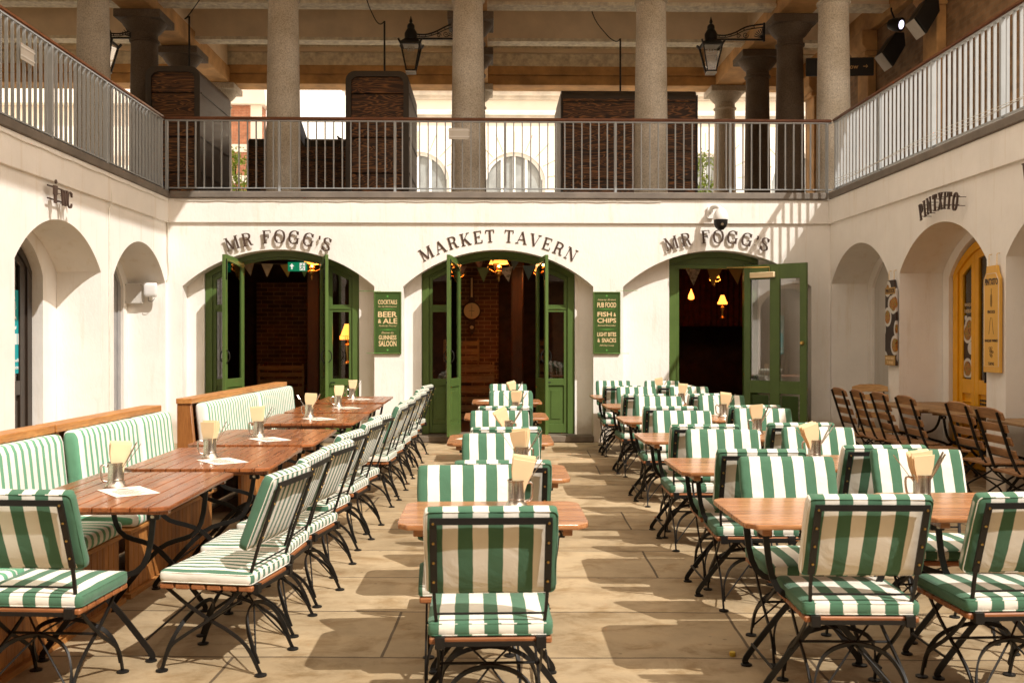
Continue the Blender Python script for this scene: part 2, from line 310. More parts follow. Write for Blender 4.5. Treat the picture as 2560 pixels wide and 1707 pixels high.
# ------------------------------------------------------------------ mesh builder
class MB:
    def __init__(s): s.v = []; s.f = []
    def add(s, vs, fs):
        o = len(s.v); s.v += [tuple(v) for v in vs]; s.f += [tuple(i + o for i in f) for f in fs]; return s
    def box(s, x0, x1, y0, y1, z0, z1):
        vs = [(x, y, z) for z in (z0, z1) for y in (y0, y1) for x in (x0, x1)]
        return s.add(vs, [(0, 2, 3, 1), (4, 5, 7, 6), (0, 1, 5, 4), (2, 6, 7, 3), (0, 4, 6, 2), (1, 3, 7, 5)])
    def prism(s, poly, axis, a, b_):
        # poly: list of 2D points; axis 'y': (x,z) extruded in y; 'x': (y,z) extruded in x; 'z': (x,y) extruded in z
        def P(p, h):
            return {'y': (p[0], h, p[1]), 'x': (h, p[0], p[1]), 'z': (p[0], p[1], h)}[axis]
        n = len(poly); vs = [P(p, a) for p in poly] + [P(p, b_) for p in poly]
        fs = [tuple(range(n)), tuple(range(2 * n - 1, n - 1, -1))] + [(i, i + n, (i + 1) % n + n, (i + 1) % n) for i in range(n)]
        return s.add(vs, fs)
    def strip(s, xs, lo, hi, y0, y1):
        return s.prism([(x, lo(x)) for x in xs] + [(x, hi(x)) for x in reversed(xs)], 'y', y0, y1)
    def sweep(s, pts, wdt, thk, side=None, closed=False):
        """bar of section wdt x thk; side = direction of the wdt"""
        pts = [Vector(p) for p in pts]; n = len(pts); rings = []
        for i, p in enumerate(pts):
            a = pts[i - 1] if (i or closed) else p; c = pts[(i + 1) % n] if (i < n - 1 or closed) else p
            d = (c - a).normalized()
            sd = Vector(side) if side is not None else (Vector((0, 0, 1)) if abs(d.z) < .9 else Vector((1, 0, 0)))
            sd = (sd - d * sd.dot(d)).normalized(); up = d.cross(sd)
            ww = wdt(i / (n - 1)) if callable(wdt) else wdt
            rings.append([p + sd * ww / 2 + up * thk / 2, p - sd * ww / 2 + up * thk / 2, p - sd * ww / 2 - up * thk / 2, p + sd * ww / 2 - up * thk / 2])
        return s._rings(rings, closed)
    def tube(s, pts, r, seg=8, closed=False):
        pts = [Vector(p) for p in pts]; n = len(pts); rings = []; ref = None
        for i, p in enumerate(pts):
            a = pts[i - 1] if (i or closed) else p; c = pts[(i + 1) % n] if (i < n - 1 or closed) else p
            d = (c - a).normalized()
            if ref is None: ref = Vector((0, 0, 1)) if abs(d.z) < .9 else Vector((1, 0, 0))
            ref = (ref - d * ref.dot(d))
            ref = ref.normalized() if ref.length > 1e-6 else Vector((0, 1, 0))
            up = d.cross(ref); rr = r(i / (n - 1)) if callable(r) else r
            rings.append([p + (ref * math.cos(2 * PI * k / seg) + up * math.sin(2 * PI * k / seg)) * rr for k in range(seg)])
        return s._rings(rings, closed)
    def _rings(s, rings, closed=False):
        k = len(rings[0]); vs = [v for r_ in rings for v in r_]; fs = []
        n = len(rings)
        for i in range(n if closed else n - 1):
            j = (i + 1) % n
            for q in range(k): fs.append((i * k + q, i * k + (q + 1) % k, j * k + (q + 1) % k, j * k + q))
        if not closed: fs += [tuple(range(k - 1, -1, -1)), tuple((n - 1) * k + q for q in range(k))]
        return s.add(vs, fs)
    def lathe(s, prof, seg=20, c=(0, 0, 0), cap=True):
        rings = [[(c[0] + r * math.cos(2 * PI * k / seg), c[1] + r * math.sin(2 * PI * k / seg), c[2] + z) for k in range(seg)] for r, z in prof]
        n = len(rings); vs = [v for r_ in rings for v in r_]; fs = []
        for i in range(n - 1):
            for q in range(seg): fs.append((i * seg + q, i * seg + (q + 1) % seg, (i + 1) * seg + (q + 1) % seg, (i + 1) * seg + q))
        if cap: fs += [tuple(range(seg - 1, -1, -1)), tuple((n - 1) * seg + q for q in range(seg))]
        return s.add(vs, fs)
    def xf(s, mat):
        s.v = [tuple(mat @ Vector(v)) for v in s.v]; return s
    def build(s, name, mat, parent=None, bevel=0, seg=1, smooth=35, loc=None, rot=None):
        me = bpy.data.meshes.new(name); me.from_pydata(s.v, [], s.f); me.materials.append(mat)
        bm = bmesh.new(); bm.from_mesh(me)
        bmesh.ops.recalc_face_normals(bm, faces=bm.faces)
        if bevel:
            es = [e for e in bm.edges if len(e.link_faces) == 2 and e.calc_face_angle(0) > R(40)]
            bmesh.ops.bevel(bm, geom=es, offset=bevel, segments=seg, affect='EDGES', clamp_overlap=True)
        bm.to_mesh(me); bm.free()
        if smooth:
            me.shade_smooth(); me.set_sharp_from_angle(angle=R(smooth))
        o = bpy.data.objects.new(name, me); C.objects.link(o)
        if parent: o.parent = parent
        if loc: o.location = loc
        if rot: o.rotation_euler = rot
        return o
def tag(o, label, cat, group=None, kind=None):
    if label: o['label'] = label
    if cat: o['category'] = cat
    if group: o['group'] = group
    if kind: o['kind'] = kind
    return o
def thing(name, label, cat, loc=(0, 0, 0), rz=0, group=None):
    o = bpy.data.objects.new(name, None); C.objects.link(o); o.empty_display_size = .1
    o.location = loc; o.rotation_euler = (0, 0, rz); return tag(o, label, cat, group)
def struct(o): o['kind'] = 'structure'; return o
kids = {}
def dup(root, loc, rz, label, group=None):
    r = root.copy(); C.objects.link(r); r.location = loc; r.rotation_euler = (0, 0, rz); r['label'] = label
    if group: r['group'] = group
    for ch in root.children:
        c = ch.copy(); C.objects.link(c); c.parent = r
        for g in ch.children:
            d = g.copy(); C.objects.link(d); d.parent = c
    return r
def rbox(cx, cy, cz, sx, sy, sz, r, n=8, puff=0., wr=0., seed=0.):
    """rounded, slightly puffed box (cushion)"""
    mb = MB(); hx, hy, hz = sx / 2, sy / 2, sz / 2
    def grid(u0, u1, v0, v1, f, nu, nv):
        vs = []; fs = []
        for j in range(nv + 1):
            for i in range(nu + 1):
                vs.append(f(u0 + (u1 - u0) * i / nu, v0 + (v1 - v0) * j / nv))
        for j in range(nv):
            for i in range(nu):
                a = j * (nu + 1) + i; fs.append((a, a + 1, a + nu + 2, a + nu + 1))
        mb.add(vs, fs)
    def cos_(a): return math.sin(a * PI / 2)       # denser near the edges
    n2 = max(3, n // 3)
    for sg in (-1, 1):
        grid(-1, 1, -1, 1, lambda u, v: (cos_(u) * hx, cos_(v) * hy, sg * hz), n, n)
        grid(-1, 1, -1, 1, lambda u, v: (cos_(u) * hx, sg * hy, cos_(v) * hz), n, n2)
        grid(-1, 1, -1, 1, lambda u, v: (sg * hx, cos_(u) * hy, cos_(v) * hz), n, n2)
    out = []
    for p in mb.v:
        q = Vector(p); c = Vector((max(-hx + r, min(hx - r, q.x)), max(-hy + r, min(hy - r, q.y)), max(-hz + r, min(hz - r, q.z))))
        d = q - c
        if d.length > 1e-9: q = c + d.normalized() * r
        k = (1 - min(1, abs(q.x / hx)) ** 3) * (1 - min(1, abs(q.y / hy)) ** 3) if sz <= sy else (1 - min(1, abs(q.x / hx)) ** 3) * (1 - min(1, abs(q.z / hz)) ** 3)
        if sz <= sy: q.z += puff * k * (1 if q.z > 0 else -1)
        else: q.y += puff * k * (1 if q.y > 0 else -1)
        if wr:
            nv = mnoise.noise_vector(Vector((q.x * 9 + seed, q.y * 9, q.z * 9))); q += nv * wr
        out.append((q.x + cx, q.y + cy, q.z + cz))
    mb.v = out
    me = bpy.data.meshes.new('tmp'); me.from_pydata(mb.v, [], mb.f); bm = bmesh.new(); bm.from_mesh(me)
    bmesh.ops.remove_doubles(bm, verts=bm.verts, dist=1e-4); bm.verts.index_update()
    res = MB(); res.v = [tuple(v.co) for v in bm.verts]; res.f = [tuple(v.index for v in f.verts) for f in bm.faces]
    bm.free(); bpy.data.meshes.remove(me); return res
def frange(a, b_, n): return [a + (b_ - a) * i / n for i in range(n + 1)]
def arcpts(pts, n=5):
    """Catmull-Rom through points"""
    P = [Vector(p) for p in pts]; out = []
    for i in range(len(P) - 1):
        p0 = P[max(0, i - 1)]; p1 = P[i]; p2 = P[i + 1]; p3 = P[min(len(P) - 1, i + 2)]
        for k in range(n):
            t = k / n
            out.append(.5 * ((2 * p1) + (-p0 + p2) * t + (2 * p0 - 5 * p1 + 4 * p2 - p3) * t * t + (-p0 + 3 * p1 - 3 * p2 + p3) * t ** 3))
    return out + [P[-1]]
_fonts = {}
def text(body, w_, h_, cx, cz, y, mat, parent, name='lettering', depth=.002, shear=0., offset=0., spacing=1.0):
    cu = bpy.data.curves.new('t', 'FONT'); cu.body = body; cu.size = 1; cu.extrude = .01; cu.shear = shear; cu.offset = offset; cu.space_character = spacing; cu.resolution_u = 3
    to = bpy.data.objects.new('t', cu); C.objects.link(to)
    dg = bpy.context.evaluated_depsgraph_get(); dg.update()
    me = bpy.data.meshes.new_from_object(to.evaluated_get(dg))
    xs = [v.co.x for v in me.vertices]; ys = [v.co.y for v in me.vertices]
    x0, x1, y0, y1 = min(xs), max(xs), min(ys), max(ys)
    for v in me.vertices:
        a = (v.co.x - x0) / (x1 - x0) - .5; b_ = (v.co.y - y0) / (y1 - y0) - .5; d = v.co.z / .01
        v.co = (cx + a * w_, y - depth / 2 - d * depth / 2, cz + b_ * h_)
    me.materials.clear(); me.materials.append(mat); me.name = name
    bpy.data.objects.remove(to); bpy.data.curves.remove(cu)
    o = bpy.data.objects.new(name, me); C.objects.link(o); o.parent = parent; return o

# ------------------------------------------------------------------ the setting
WY = 14.2; XL = -4.58; XR = 4.88; TOP = 3.465; FL = 3.56
g = MB().add([(-300, -300, 0), (300, -300, 0), (300, 300, 0), (-300, 300, 0)], [(0, 1, 2, 3)]).build('ground', M['floor']); struct(g)
def outline(u0, u1, arches, top, seg=20):
    pts = [(u0, 0)]
    for c, hw, sp, ap in arches:
        rise = ap - sp; rr = (hw * hw + rise * rise) / (2 * rise); z0 = ap - rr; a0 = math.asin(hw / rr)
        pts += [(c - hw, 0)]
        pts += [(c + rr * math.sin(-a0 + 2 * a0 * i / seg), z0 + rr * math.cos(-a0 + 2 * a0 * i / seg)) for i in range(seg + 1)]
        pts += [(c + hw, 0)]
    return pts + [(u1, 0), (u1, top), (u0, top)]
ARR = (1.355 ** 2 + .522 ** 2) / (2 * .522); AZ0 = 2.745 - ARR
def archz(x): return AZ0 + math.sqrt(max(0, ARR ** 2 - x * x))
CX = (-3.005, .115, 3.253)
wall = thing('back_wall', 'white plastered courtyard wall with three arches and green doors', 'wall')
MB().prism(outline(XL, XR, [(c, 1.355, 2.223, 2.745) for c in CX], TOP, 28), 'y', WY, WY + .22).build('wall_face', M['plaster'], wall)
MB().prism(outline(XL - .4, XR + .4, [(CX[0], 1.11, archz(1.11), 2.745), (CX[1], 1.11, archz(1.11), 2.745), (CX[2], .655, archz(.655), 2.745)], TOP - .25, 24), 'y', WY + .222, WY + .55).build('inner_wall', M['plaster'], wall)
MB().box(XL, XR, WY - .035, WY, 3.12, TOP).build('band', M['plaster'], wall, bevel=.006)
MB().box(XL + .06, XR - .06, WY - .075, WY + .12, TOP + .001, FL).build('coping', M['coping'], wall, bevel=.01)
lw = thing('left_wall', 'sunlit white plastered side wall with arched recesses', 'wall')
rw = thing('right_wall', 'shaded white plastered side wall with arched recesses', 'wall')
LA = [(8.27, 1.04), (10.755, 1.065), (13.17, .955)]
RA = [(8.28, 1.045), (10.735, 1.045), (13.125, 1.02)]
for wl, A, X, s in ((lw, LA, XL, -1), (rw, RA, XR, 1)):
    arcs = [(c, hw, 2.265, 2.75) for c, hw in [(c0, 1.04) for c0 in (.85, 3.3, 5.8)] + A]
    MB().prism(outline(-2.5, WY, arcs, TOP, 24), 'x', X, X + s * .52).build('wall_face', M['plaster'], wl)
    inn = [(c, hw - (.35 if (k == 1 and s < 0) else .16), 2.2, 2.66) for k, (c, hw) in enumerate(A)]
    MB().prism(outline(6.9, WY + .2, inn, TOP - .25, 24), 'x', X + s * .522, X + s * .8).build('inner_wall', M['plaster'], wl)
    MB().box(min(X, X - s * .035), max(X, X - s * .035), -2.5, WY - .036, 3.12, TOP).build('band', M['plaster'], wl, bevel=.006)
    a, b_ = sorted((X - s * .06, X + s * .12)); MB().box(a, b_, -2.5, WY - .076, TOP + .001, FL).build('coping', M['coping'], wl, bevel=.01)
    a, b_ = sorted((X + s * 1.1, X + s * 1.3)); MB().box(a, b_, -2.5, WY + .2, 0, TOP).build('back_panel', M['room'], wl)
# blind grey infill in two right recesses
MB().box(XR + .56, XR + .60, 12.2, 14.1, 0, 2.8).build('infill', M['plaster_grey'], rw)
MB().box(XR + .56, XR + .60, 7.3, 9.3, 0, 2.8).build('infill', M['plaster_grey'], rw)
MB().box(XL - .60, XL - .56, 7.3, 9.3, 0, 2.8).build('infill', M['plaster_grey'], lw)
# sills under the arches
for c, hw, lab in ((CX[0], 1.3, 'left'), (CX[1], 1.36, 'middle'), (CX[2], 1.3, 'right')):
    o = MB().box(c - hw, c + hw, WY - .03, WY + .6, 0.001, .095).build('door_step', M['sill'], bevel=.012)
    tag(o, 'worn dark stone step under the %s doorway of the tavern' % lab, 'step', 'stone door steps')
# unseen fourth side of the courtyard, made tall and dark to cut fill light
sw = thing('south_building', 'unseen courtyard building behind the camera, made tall and dark to cut fill light', 'building')
MB().prism(outline(-14, 14, [(x, 1.2, 2.3, 2.8) for x in (-11, -8, -5, -2, 1, 4, 7, 10)], 12.0, 12), 'y', -6.4, -6.0).build('wall', plain('south_brick', (.15, .09, .05), .9, var=.3), sw)
MB().box(-14, 14, -6.8, -6.6, 0, 3.2).build('dark_interior', M['room'], sw)
MB().box(-14, 14, -6.0, -4.8, 3.4, 3.6).build('balcony', M['coping'], sw)
# upper floors, street
struct(MB().box(-30, 30, WY + .121, 24.0, FL - .14, FL - .004).build('upper_floor', M['street']))
struct(MB().box(-30, XL - .121, -3, WY + .12, FL - .14, FL - .004).build('upper_floor', M['street']))
struct(MB().box(XR + .121, 30, -3, WY + .12, FL - .14, FL - .004).build('upper_floor', M['street']))
struct(MB().box(-80, 80, 24.0, 80, FL - .3, FL - .05).build('street', M['street']))

# ------------------------------------------------------------------ railings
def railing(lab, p0, p1, posts, n, dash):
    p0 = Vector(p0); p1 = Vector(p1); L = (p1 - p0).length; ang = math.atan2(p1.y - p0.y, p1.x - p0.x)
    t = thing('railing', lab, 'railing', p0, ang, 'balcony railings')
    mb = MB().sweep([(0, 0, 1.045), (L, 0, 1.045)], .06, .045, (0, 1, 0)); mb.build('handrail', M['handrail'], t, bevel=.012, seg=2)
    MB().box(0, L, -.02, .02, 1.005, 1.02).build('top_rail', M['rail_grey'], t)
    MB().box(0, L, -.02, .02, .05, .065).build('bottom_rail', M['rail_grey'], t)
    for x in posts: MB().box(x - .018, x + .018, -.028, .028, .0, 1.004).build('post', M['rail_grey'], t, bevel=.004)
    ms = None
    for k in range(n):
        x = (k + .5) * L / n
        if any(abs(x - q) < .045 for q in posts): continue
        if ms is None: ms = MB().box(-.008, .008, -.015, .015, .066, 1.004).build('baluster', M['rail_grey'], t); ms.location = (x, 0, 0)
        else:
            c = ms.copy(); C.objects.link(c); c.location = (x, 0, 0)
    return t
railing('pale grey balcony railing above the three tavern doorways', (XL - .03, WY + .04, FL), (XR + .03, WY + .04, FL), [.02, 1.61, 3.25, 4.82, 6.4, 8.05, 9.45], 78, 0)
railing('pale grey balcony railing above the left side wall', (XL - .05, 4.6, FL), (XL - .05, WY - .01, FL), [1.2, 2.8, 4.4, 6.0, 7.5, 9.5], 79, 0)
railing('pale grey balcony railing above the right side wall', (XR + .05, WY - .01, FL), (XR + .05, 4.6, FL), [.1, 1.7, 3.2, 4.7, 6.3, 8.0], 79, 0)

# ------------------------------------------------------------------ gallery: columns, beams, ceiling
def column(x, y, mat, lab, r0=.255, r1=.22, cap=True):
    t = thing('stone_column', lab, 'column', (x, y, FL - .004), 0, 'gallery columns')
    H = 7.0 - FL
    prof = [(r0 * (1 - (k / 10) ** 1.6) + r1 * (k / 10) ** 1.6, .02 + (H - .5) * k / 10) for k in range(11)]
    prof = [(r0 * 1.1, 0), (r0 * 1.1, .04)] + prof
    MB().lathe(prof, 32).build('shaft', mat, t)
    b_ = H - .48
    MB().lathe([(r1, b_), (r1 + .03, b_ + .02), (r1 + .03, b_ + .05), (r1, b_ + .07), (r1, b_ + .16), (r1 + .05, b_ + .2), (r1 + .13, b_ + .3), (r1 + .15, b_ + .345)], 32).build('capital', mat, t)
    MB().box(-.39, .39, -.39, .39, H - .134, H).build('abacus', mat, t, bevel=.01)
for i, x in enumerate((-5.92, -3.10, -.335, 2.425, 5.20)):
    column(x, 15.0, M['granite'], ['thick grey granite column at far left behind the balcony railing', 'thick grey granite column between the left and centre wooden kiosks',
        'thick grey granite column at the centre with a lantern beside it', 'thick grey granite column in front of the long wooden kiosk', 'thick grey granite column at the right corner of the railing'][i])
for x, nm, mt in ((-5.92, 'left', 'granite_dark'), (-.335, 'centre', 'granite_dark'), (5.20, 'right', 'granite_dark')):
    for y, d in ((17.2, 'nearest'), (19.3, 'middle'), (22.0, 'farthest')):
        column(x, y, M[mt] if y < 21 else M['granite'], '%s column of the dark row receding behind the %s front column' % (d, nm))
cl = thing('gallery_ceiling', 'coffered tan ceiling with beams over the upper gallery', 'ceiling')
MB().box(-24, 24, 14.75, 23.0, 7.95, 8.1).build('ceiling_panel', M['ceil'], cl)
for x in (-16.9, -11.4, -5.92, -.335, 5.20, 10.7):
    MB().box(x - .28, x + .28, 14.75, 21.72, 7.0, 7.34).build('stone_beam', M['stone_brown'], cl, bevel=.01)
    MB().box(x - .23, x + .23, 14.75, 21.72, 7.342, 7.94).build('painted_beam', M['ceil'], cl)
for y in (15.0, 17.2, 19.3):
    MB().box(-24, 24, y - .13, y + .13, 7.24, 7.94).build('cross_beam', M['ceil'], cl)
    mb = MB(); mb.box(-24, 24, y - .16, y + .16, 7.18, 7.238); mb.build('beam_trim', M['ceil_trim'], cl)
    MB().box(-24, 24, y - .2, y + .2, 7.80, 7.93).build('beam_moulding', M['ceil'], cl, bevel=.02)
mb = MB(); mb.box(-24, 24, 21.74, 22.3, 7.0, 7.21); mb.box(-24, 24, 21.70, 22.3, 7.215, 7.40)
mb.build('stone_beam', M['stone_brown'], cl, bevel=.012)
MB().box(-24, 24, 21.8, 22.2, 7.402, 7.94).build('painted_beam', M['ceil_trim'], cl)
MB().box(-24, 24, 21.7, 21.8, 7.7, 7.78).build('beam_moulding', M['ceil'], cl)
# unseen roof edges, added to keep sun off the columns and railings
ev = thing('gallery_shade_roof', 'unseen roof edges added to shade the gallery columns and railings', 'roof')
MB().box(-24, 24, 11.86, 14.74, 7.2, 7.5).build('back_shade_eave', M['ceil'], ev)
MB().box(-24, -3.9, 2.0, 12.09, 7.2, 7.5).build('left_shade_eave', M['ceil'], ev)
MB().box(-2.85, -1.86, 2.0, 11.85, 7.2, 7.3).build('rail_shade_strip', M['ceil'], ev)  # added strip out of view, there only to shade the left railing
# brick wall of the right gallery
bw = thing('brick_building_wall', 'brown brick wall with stone pilasters in right upper gallery', 'wall')
MB().box(7.0, 7.4, 13.0, 22.0, FL, 7.05).build('brickwork', M['brickwall'], bw)
MB().box(6.88, 7.4, 13.0, 22.0, 7.06, 7.5).build('stone_band', M['stone_brown'], bw, bevel=.01)
for y in (15.4, 18.2, 21.2):
    mb = MB(); mb.box(6.85, 7.0, y - .25, y + .25, FL, 6.6); mb.box(6.78, 7.0, y - .3, y + .3, 6.6, 6.68)
    mb.prism([(7.0, 6.69), (6.8, 6.69), (6.72, 6.8), (6.72, 7.05), (7.0, 7.05)], 'y', y - .32, y + .32); mb.build('pilaster', M['stone_brown'], bw, bevel=.01)

# ------------------------------------------------------------------ wooden kiosks in the gallery
def kiosk(x0, x1, y0, y1, zt, lab, planks, rad=.16, axis='x'):
    t = thing('wooden_kiosk', lab, 'kiosk', ((x0 + x1) / 2, y0, FL), 0, 'wooden market kiosks')
    W = (x1 - x0) / 2; D = y1 - y0; H = zt - FL
    def rr(w_, h_, r_, e=0):
        p = [(-w_, e), (-w_, h_ - r_)] + [(-w_ + r_ - r_ * math.cos(a), h_ - r_ + r_ * math.sin(a)) for a in frange(R(12), R(90), 6)]
        return p + [(-x, z) for x, z in reversed(p)]
    if axis == 'x':      # rounded end faces the courtyard
        out = rr(W, H, rad); inn = rr(W - .09, H - .09, rad - .05, .0)
        n = len(out); mb = MB()
        vs = [(p[0], 0, p[1]) for p in out] + [(p[0], 0, p[1]) for p in inn]
        vs += [(p[0], .05, p[1]) for p in inn]
        fs = [(i, i + 1, i + 1 + n, i + n) for i in range(n - 1)] + [(i + n, i + n + 1, i + 1 + 2 * n, i + 2 * n) for i in range(n - 1)]
        MB().add(vs, fs).build('trim', M['kiosk_trim'], t)
        sh = MB(); sh.add([(p[0], .001, p[1]) for p in out] + [(p[0], D, p[1]) for p in out], [(i, i + 1, i + 1 + n, i + n) for i in range(n - 1)] + [tuple(range(2 * n - 1, n - 1, -1))])
        sh.build('shell', M['kiosk_side'], t)
        z = 0; zz = [0] + planks + [H - .09]
        for a, b_ in zip(zz[:-1], zz[1:]):
            if b_ >= H - .1:
                pp = [q for q in inn if q[1] > a + .01]; MB().prism([(-W + .09, a + .012)] + pp + [(W - .09, a + .012)], 'y', .045, .09).build('plank', M['kiosk'], t)
            else: MB().box(-W + .09, W - .09, .045, .09, a + .012, b_ - .012).build('plank', M['kiosk'], t, bevel=.006)
        mb = MB()
        for z in planks: mb.box(W + .001, W + .012, .05, D - .05, z - .01, z + .01)
        mb.build('side_bead', M['kiosk_trim'], t)
        MB().box(-W + .05, W - .05, .1, D - .05, .01, H - .2).build('inside', M['kiosk_trim'], t)
    else:
        p = [(0, 0), (0, H - rad)] + [(rad - rad * math.cos(a), H - rad + rad * math.sin(a)) for a in frange(R(12), R(90), 6)]
        p += [(D - rad + rad * math.cos(a), H - rad + rad * math.sin(a)) for a in frange(R(90), R(0), 6)] + [(D, 0)]
        MB().prism(p, 'x', -W, W).build('shell', M['kiosk_trim'], t)
        zz = [0] + planks + [H - rad]
        for a, b_ in zip(zz[:-1], zz[1:]): MB().box(-W + .02, W - .02, -.025, -.002, a + .012, b_ - .012).build('plank', M['kiosk'], t, bevel=.006)
        MB().box(-W - .02, -W - .001, -.02, D, 0, H - .1).build('end_trim', M['kiosk_trim'], t)
        MB().box(W + .001, W + .02, -.02, D, 0, H - .1).build('end_trim', M['kiosk_trim'], t)
    return t
kiosk(-5.60, -4.72, 16.3, 18.2, 5.90, 'tall dark wooden kiosk with rounded top behind the left railing', [.62, 1.20, 1.92])
kiosk(-2.36, -1.33, 16.3, 18.1, 5.84, 'tall dark wooden kiosk with rounded top between two columns', [.62, 1.20, 1.92])
kiosk(1.22, 3.53, 17.0, 18.6, 5.74, 'long dark plank kiosk behind the centre right column', [.62, 1.12, 1.62, 1.95], axis='y')
kiosk(-4.45, -2.45, 18.4, 20.0, 5.17, 'low dark kiosk in shade between left and centre kiosks', [.62, 1.2], axis='y')
kiosk(-9.2, -7.2, 11.0, 14.2, 5.6, 'dark kiosk on the left gallery behind the side railing', [.62, 1.2, 1.7], axis='y')
def polecable(x, y, z0, lab, dx):
    t = thing('cable_pole', lab, 'cable pole', (x, y, z0), 0, 'cable poles on the kiosks')
    MB().box(-.16, .16, -.08, .08, 0, .09).build('base_box', M['kiosk_trim'], t, bevel=.01)
    MB().tube([(.1, 0, .08), (.1, 0, 1.05)], .016).build('pole', M['black'], t)
    MB().tube(arcpts([(.1, 0, 1.05), (.02, 0, 1.0), (-.08 * dx, 0, 1.12), (-.22 * dx, 0, 1.5), (-.26 * dx, 0, 7.94 - z0)]), .009).build('cable', M['black'], t)
polecable(-5.2, 17.0, 5.88, 'thin pole and black cable rising from the left wooden kiosk', -1.6)
polecable(-1.9, 17.0, 5.82, 'thin pole and black cable rising from the centre wooden kiosk', 1)
polecable(2.2, 17.6, 5.73, 'thin pole and black cable rising from the long plank kiosk', 1.8)

# ------------------------------------------------------------------ lanterns
def lantern(x, y, z, lab, blen=.78):
    t = thing('wall_lantern', lab, 'lantern', (x, y, z), 0, 'old street lanterns on scroll brackets')
    a, b_ = .075, .165; h = .44
    mb = MB()
    for sx in (-1, 1):
        for sy in (-1, 1):
            mb.sweep([(sx * a, sy * a, 0), (sx * b_, sy * b_, h)], .022, .022, (sx, 0, 0))
            mb.sweep([(sx * b_, sy * b_, h), (sx * (b_ + .035), sy * (b_ + .035), h + .06)], .03, .03, (sx, 0, 0))
    for zz, r_ in ((0, a), (h, b_)):
        mb.box(-r_ - .012, r_ + .012, -r_ - .012, -r_ + .012, zz - .012, zz + .012); mb.box(-r_ - .012, r_ + .012, r_ - .012, r_ + .012, zz - .013, zz + .011)
        mb.box(-r_ - .011, -r_ + .012, -r_, r_, zz - .0115, zz + .0125); mb.box(r_ - .012, r_ + .011, -r_, r_, zz - .0105, zz + .0135)
    mb.build('frame', M['black'], t)
    MB().box(-a - .01, a + .01, -a - .01, a + .01, -.04, -.014).build('base_plate', M['white'], t)
    fs = [(0, 1, 5, 4), (1, 2, 6, 5), (2, 3, 7, 6), (3, 0, 4, 7)]
    e = .008
    MB().add([(-a + e, -a + e, .01), (a - e, -a + e, .01), (a - e, a - e, .01), (-a + e, a - e, .01), (-b_ + e, -b_ + e, h - .01), (b_ - e, -b_ + e, h - .01), (b_ - e, b_ - e, h - .01), (-b_ + e, b_ - e, h - .01)], fs).build('glass_pane', M['lampglass'], t, smooth=0)
    mb = MB(); r2 = .09
    mb.add([(-b_ - .02, -b_ - .02, h + .015), (b_ + .02, -b_ - .02, h + .015), (b_ + .02, b_ + .02, h + .015), (-b_ - .02, b_ + .02, h + .015), (-r2, -r2, h + .1), (r2, -r2, h + .1), (r2, r2, h + .1), (-r2, r2, h + .1)], fs + [(4, 5, 6, 7), (3, 2, 1, 0)])
    mb.lathe([(.105, h + .1), (.11, h + .2), (.085, h + .25), (.06, h + .29), (.065, h + .30), (.062, h + .34), (.04, h + .37), (.018, h + .385), (.03, h + .41), (.018, h + .45), (.004, h + .50)], 16)
    mb.build('chimney_roof', M['black'], t)
    mb = MB()
    for k in (-1, 0, 1): mb.lathe([(.012, h - .10), (.014, h - .09), (.013, h - .02)], 8, (k * .045, 0, 0))
    mb.build('bulb_cluster', M['white'], t)
    MB().box(-.13, .13, -.13, .13, h - .016, h - .012).build('reflector', M['white'], t)
    # scroll bracket to the right
    mb = MB(); zb = h + .115
    mb.sweep([(.09, 0, zb), (blen, 0, zb)], .028, .03, (0, 1, 0))
    top = arcpts([(.09, 0, zb + .075), (.25, 0, zb + .07), (.42, 0, zb + .12), (.62, 0, zb + .22), (blen, 0, zb + .27)])
    mb.sweep(top, .02, .024, (0, 1, 0))
    low = arcpts([(.09, 0, zb + .04), (.25, 0, zb + .035), (.42, 0, zb + .08), (.62, 0, zb + .17), (blen, 0, zb + .215)])
    mb.sweep(low, .014, .014, (0, 1, 0))
    for i in range(2, len(top) - 1, 3): mb.sweep([top[i], low[i]], .014, .012, (0, 1, 0))
    def spiral(cx, cz, r_, turns, s): return [(cx + r_ * (1 - k / 26) * math.cos(s * turns * 2 * PI * k / 26), 0, cz + r_ * (1 - k / 26) * math.sin(s * turns * 2 * PI * k / 26)) for k in range(25)]
    mb.sweep(spiral(.48, zb + .055, .04, 1.6, 1), .012, .010, (0, 1, 0)); mb.sweep(spiral(.60, zb + .08, .055, 1.7, -1), .012, .010, (0, 1, 0))
    for k in range(6):
        an = R(95 + k * 14); mb.sweep([(blen - .01, 0, zb + .02), (blen - .01 + .17 * math.cos(an), 0, zb + .02 + .17 * math.sin(an))], .012, .012, (0, 1, 0))
    mb.sweep([(blen, 0, zb - .03), (blen, 0, zb + .29)], .04, .03, (0, 1, 0))
    mb.build('scroll_bracket', M['black'], t)
LZ = 1.5 + (843 - 183) / 2489 * 17.2 * .998
lantern(-1.36, 17.1, LZ, 'black four sided lantern on scroll bracket beside the centre column', .80)
lantern(3.80, 17.1, LZ + .02, 'black four sided lantern on scroll bracket at right near the beam', .92)
lantern(-6.55, 17.1, LZ - .02, 'black lantern half hidden behind the far left column', .45)

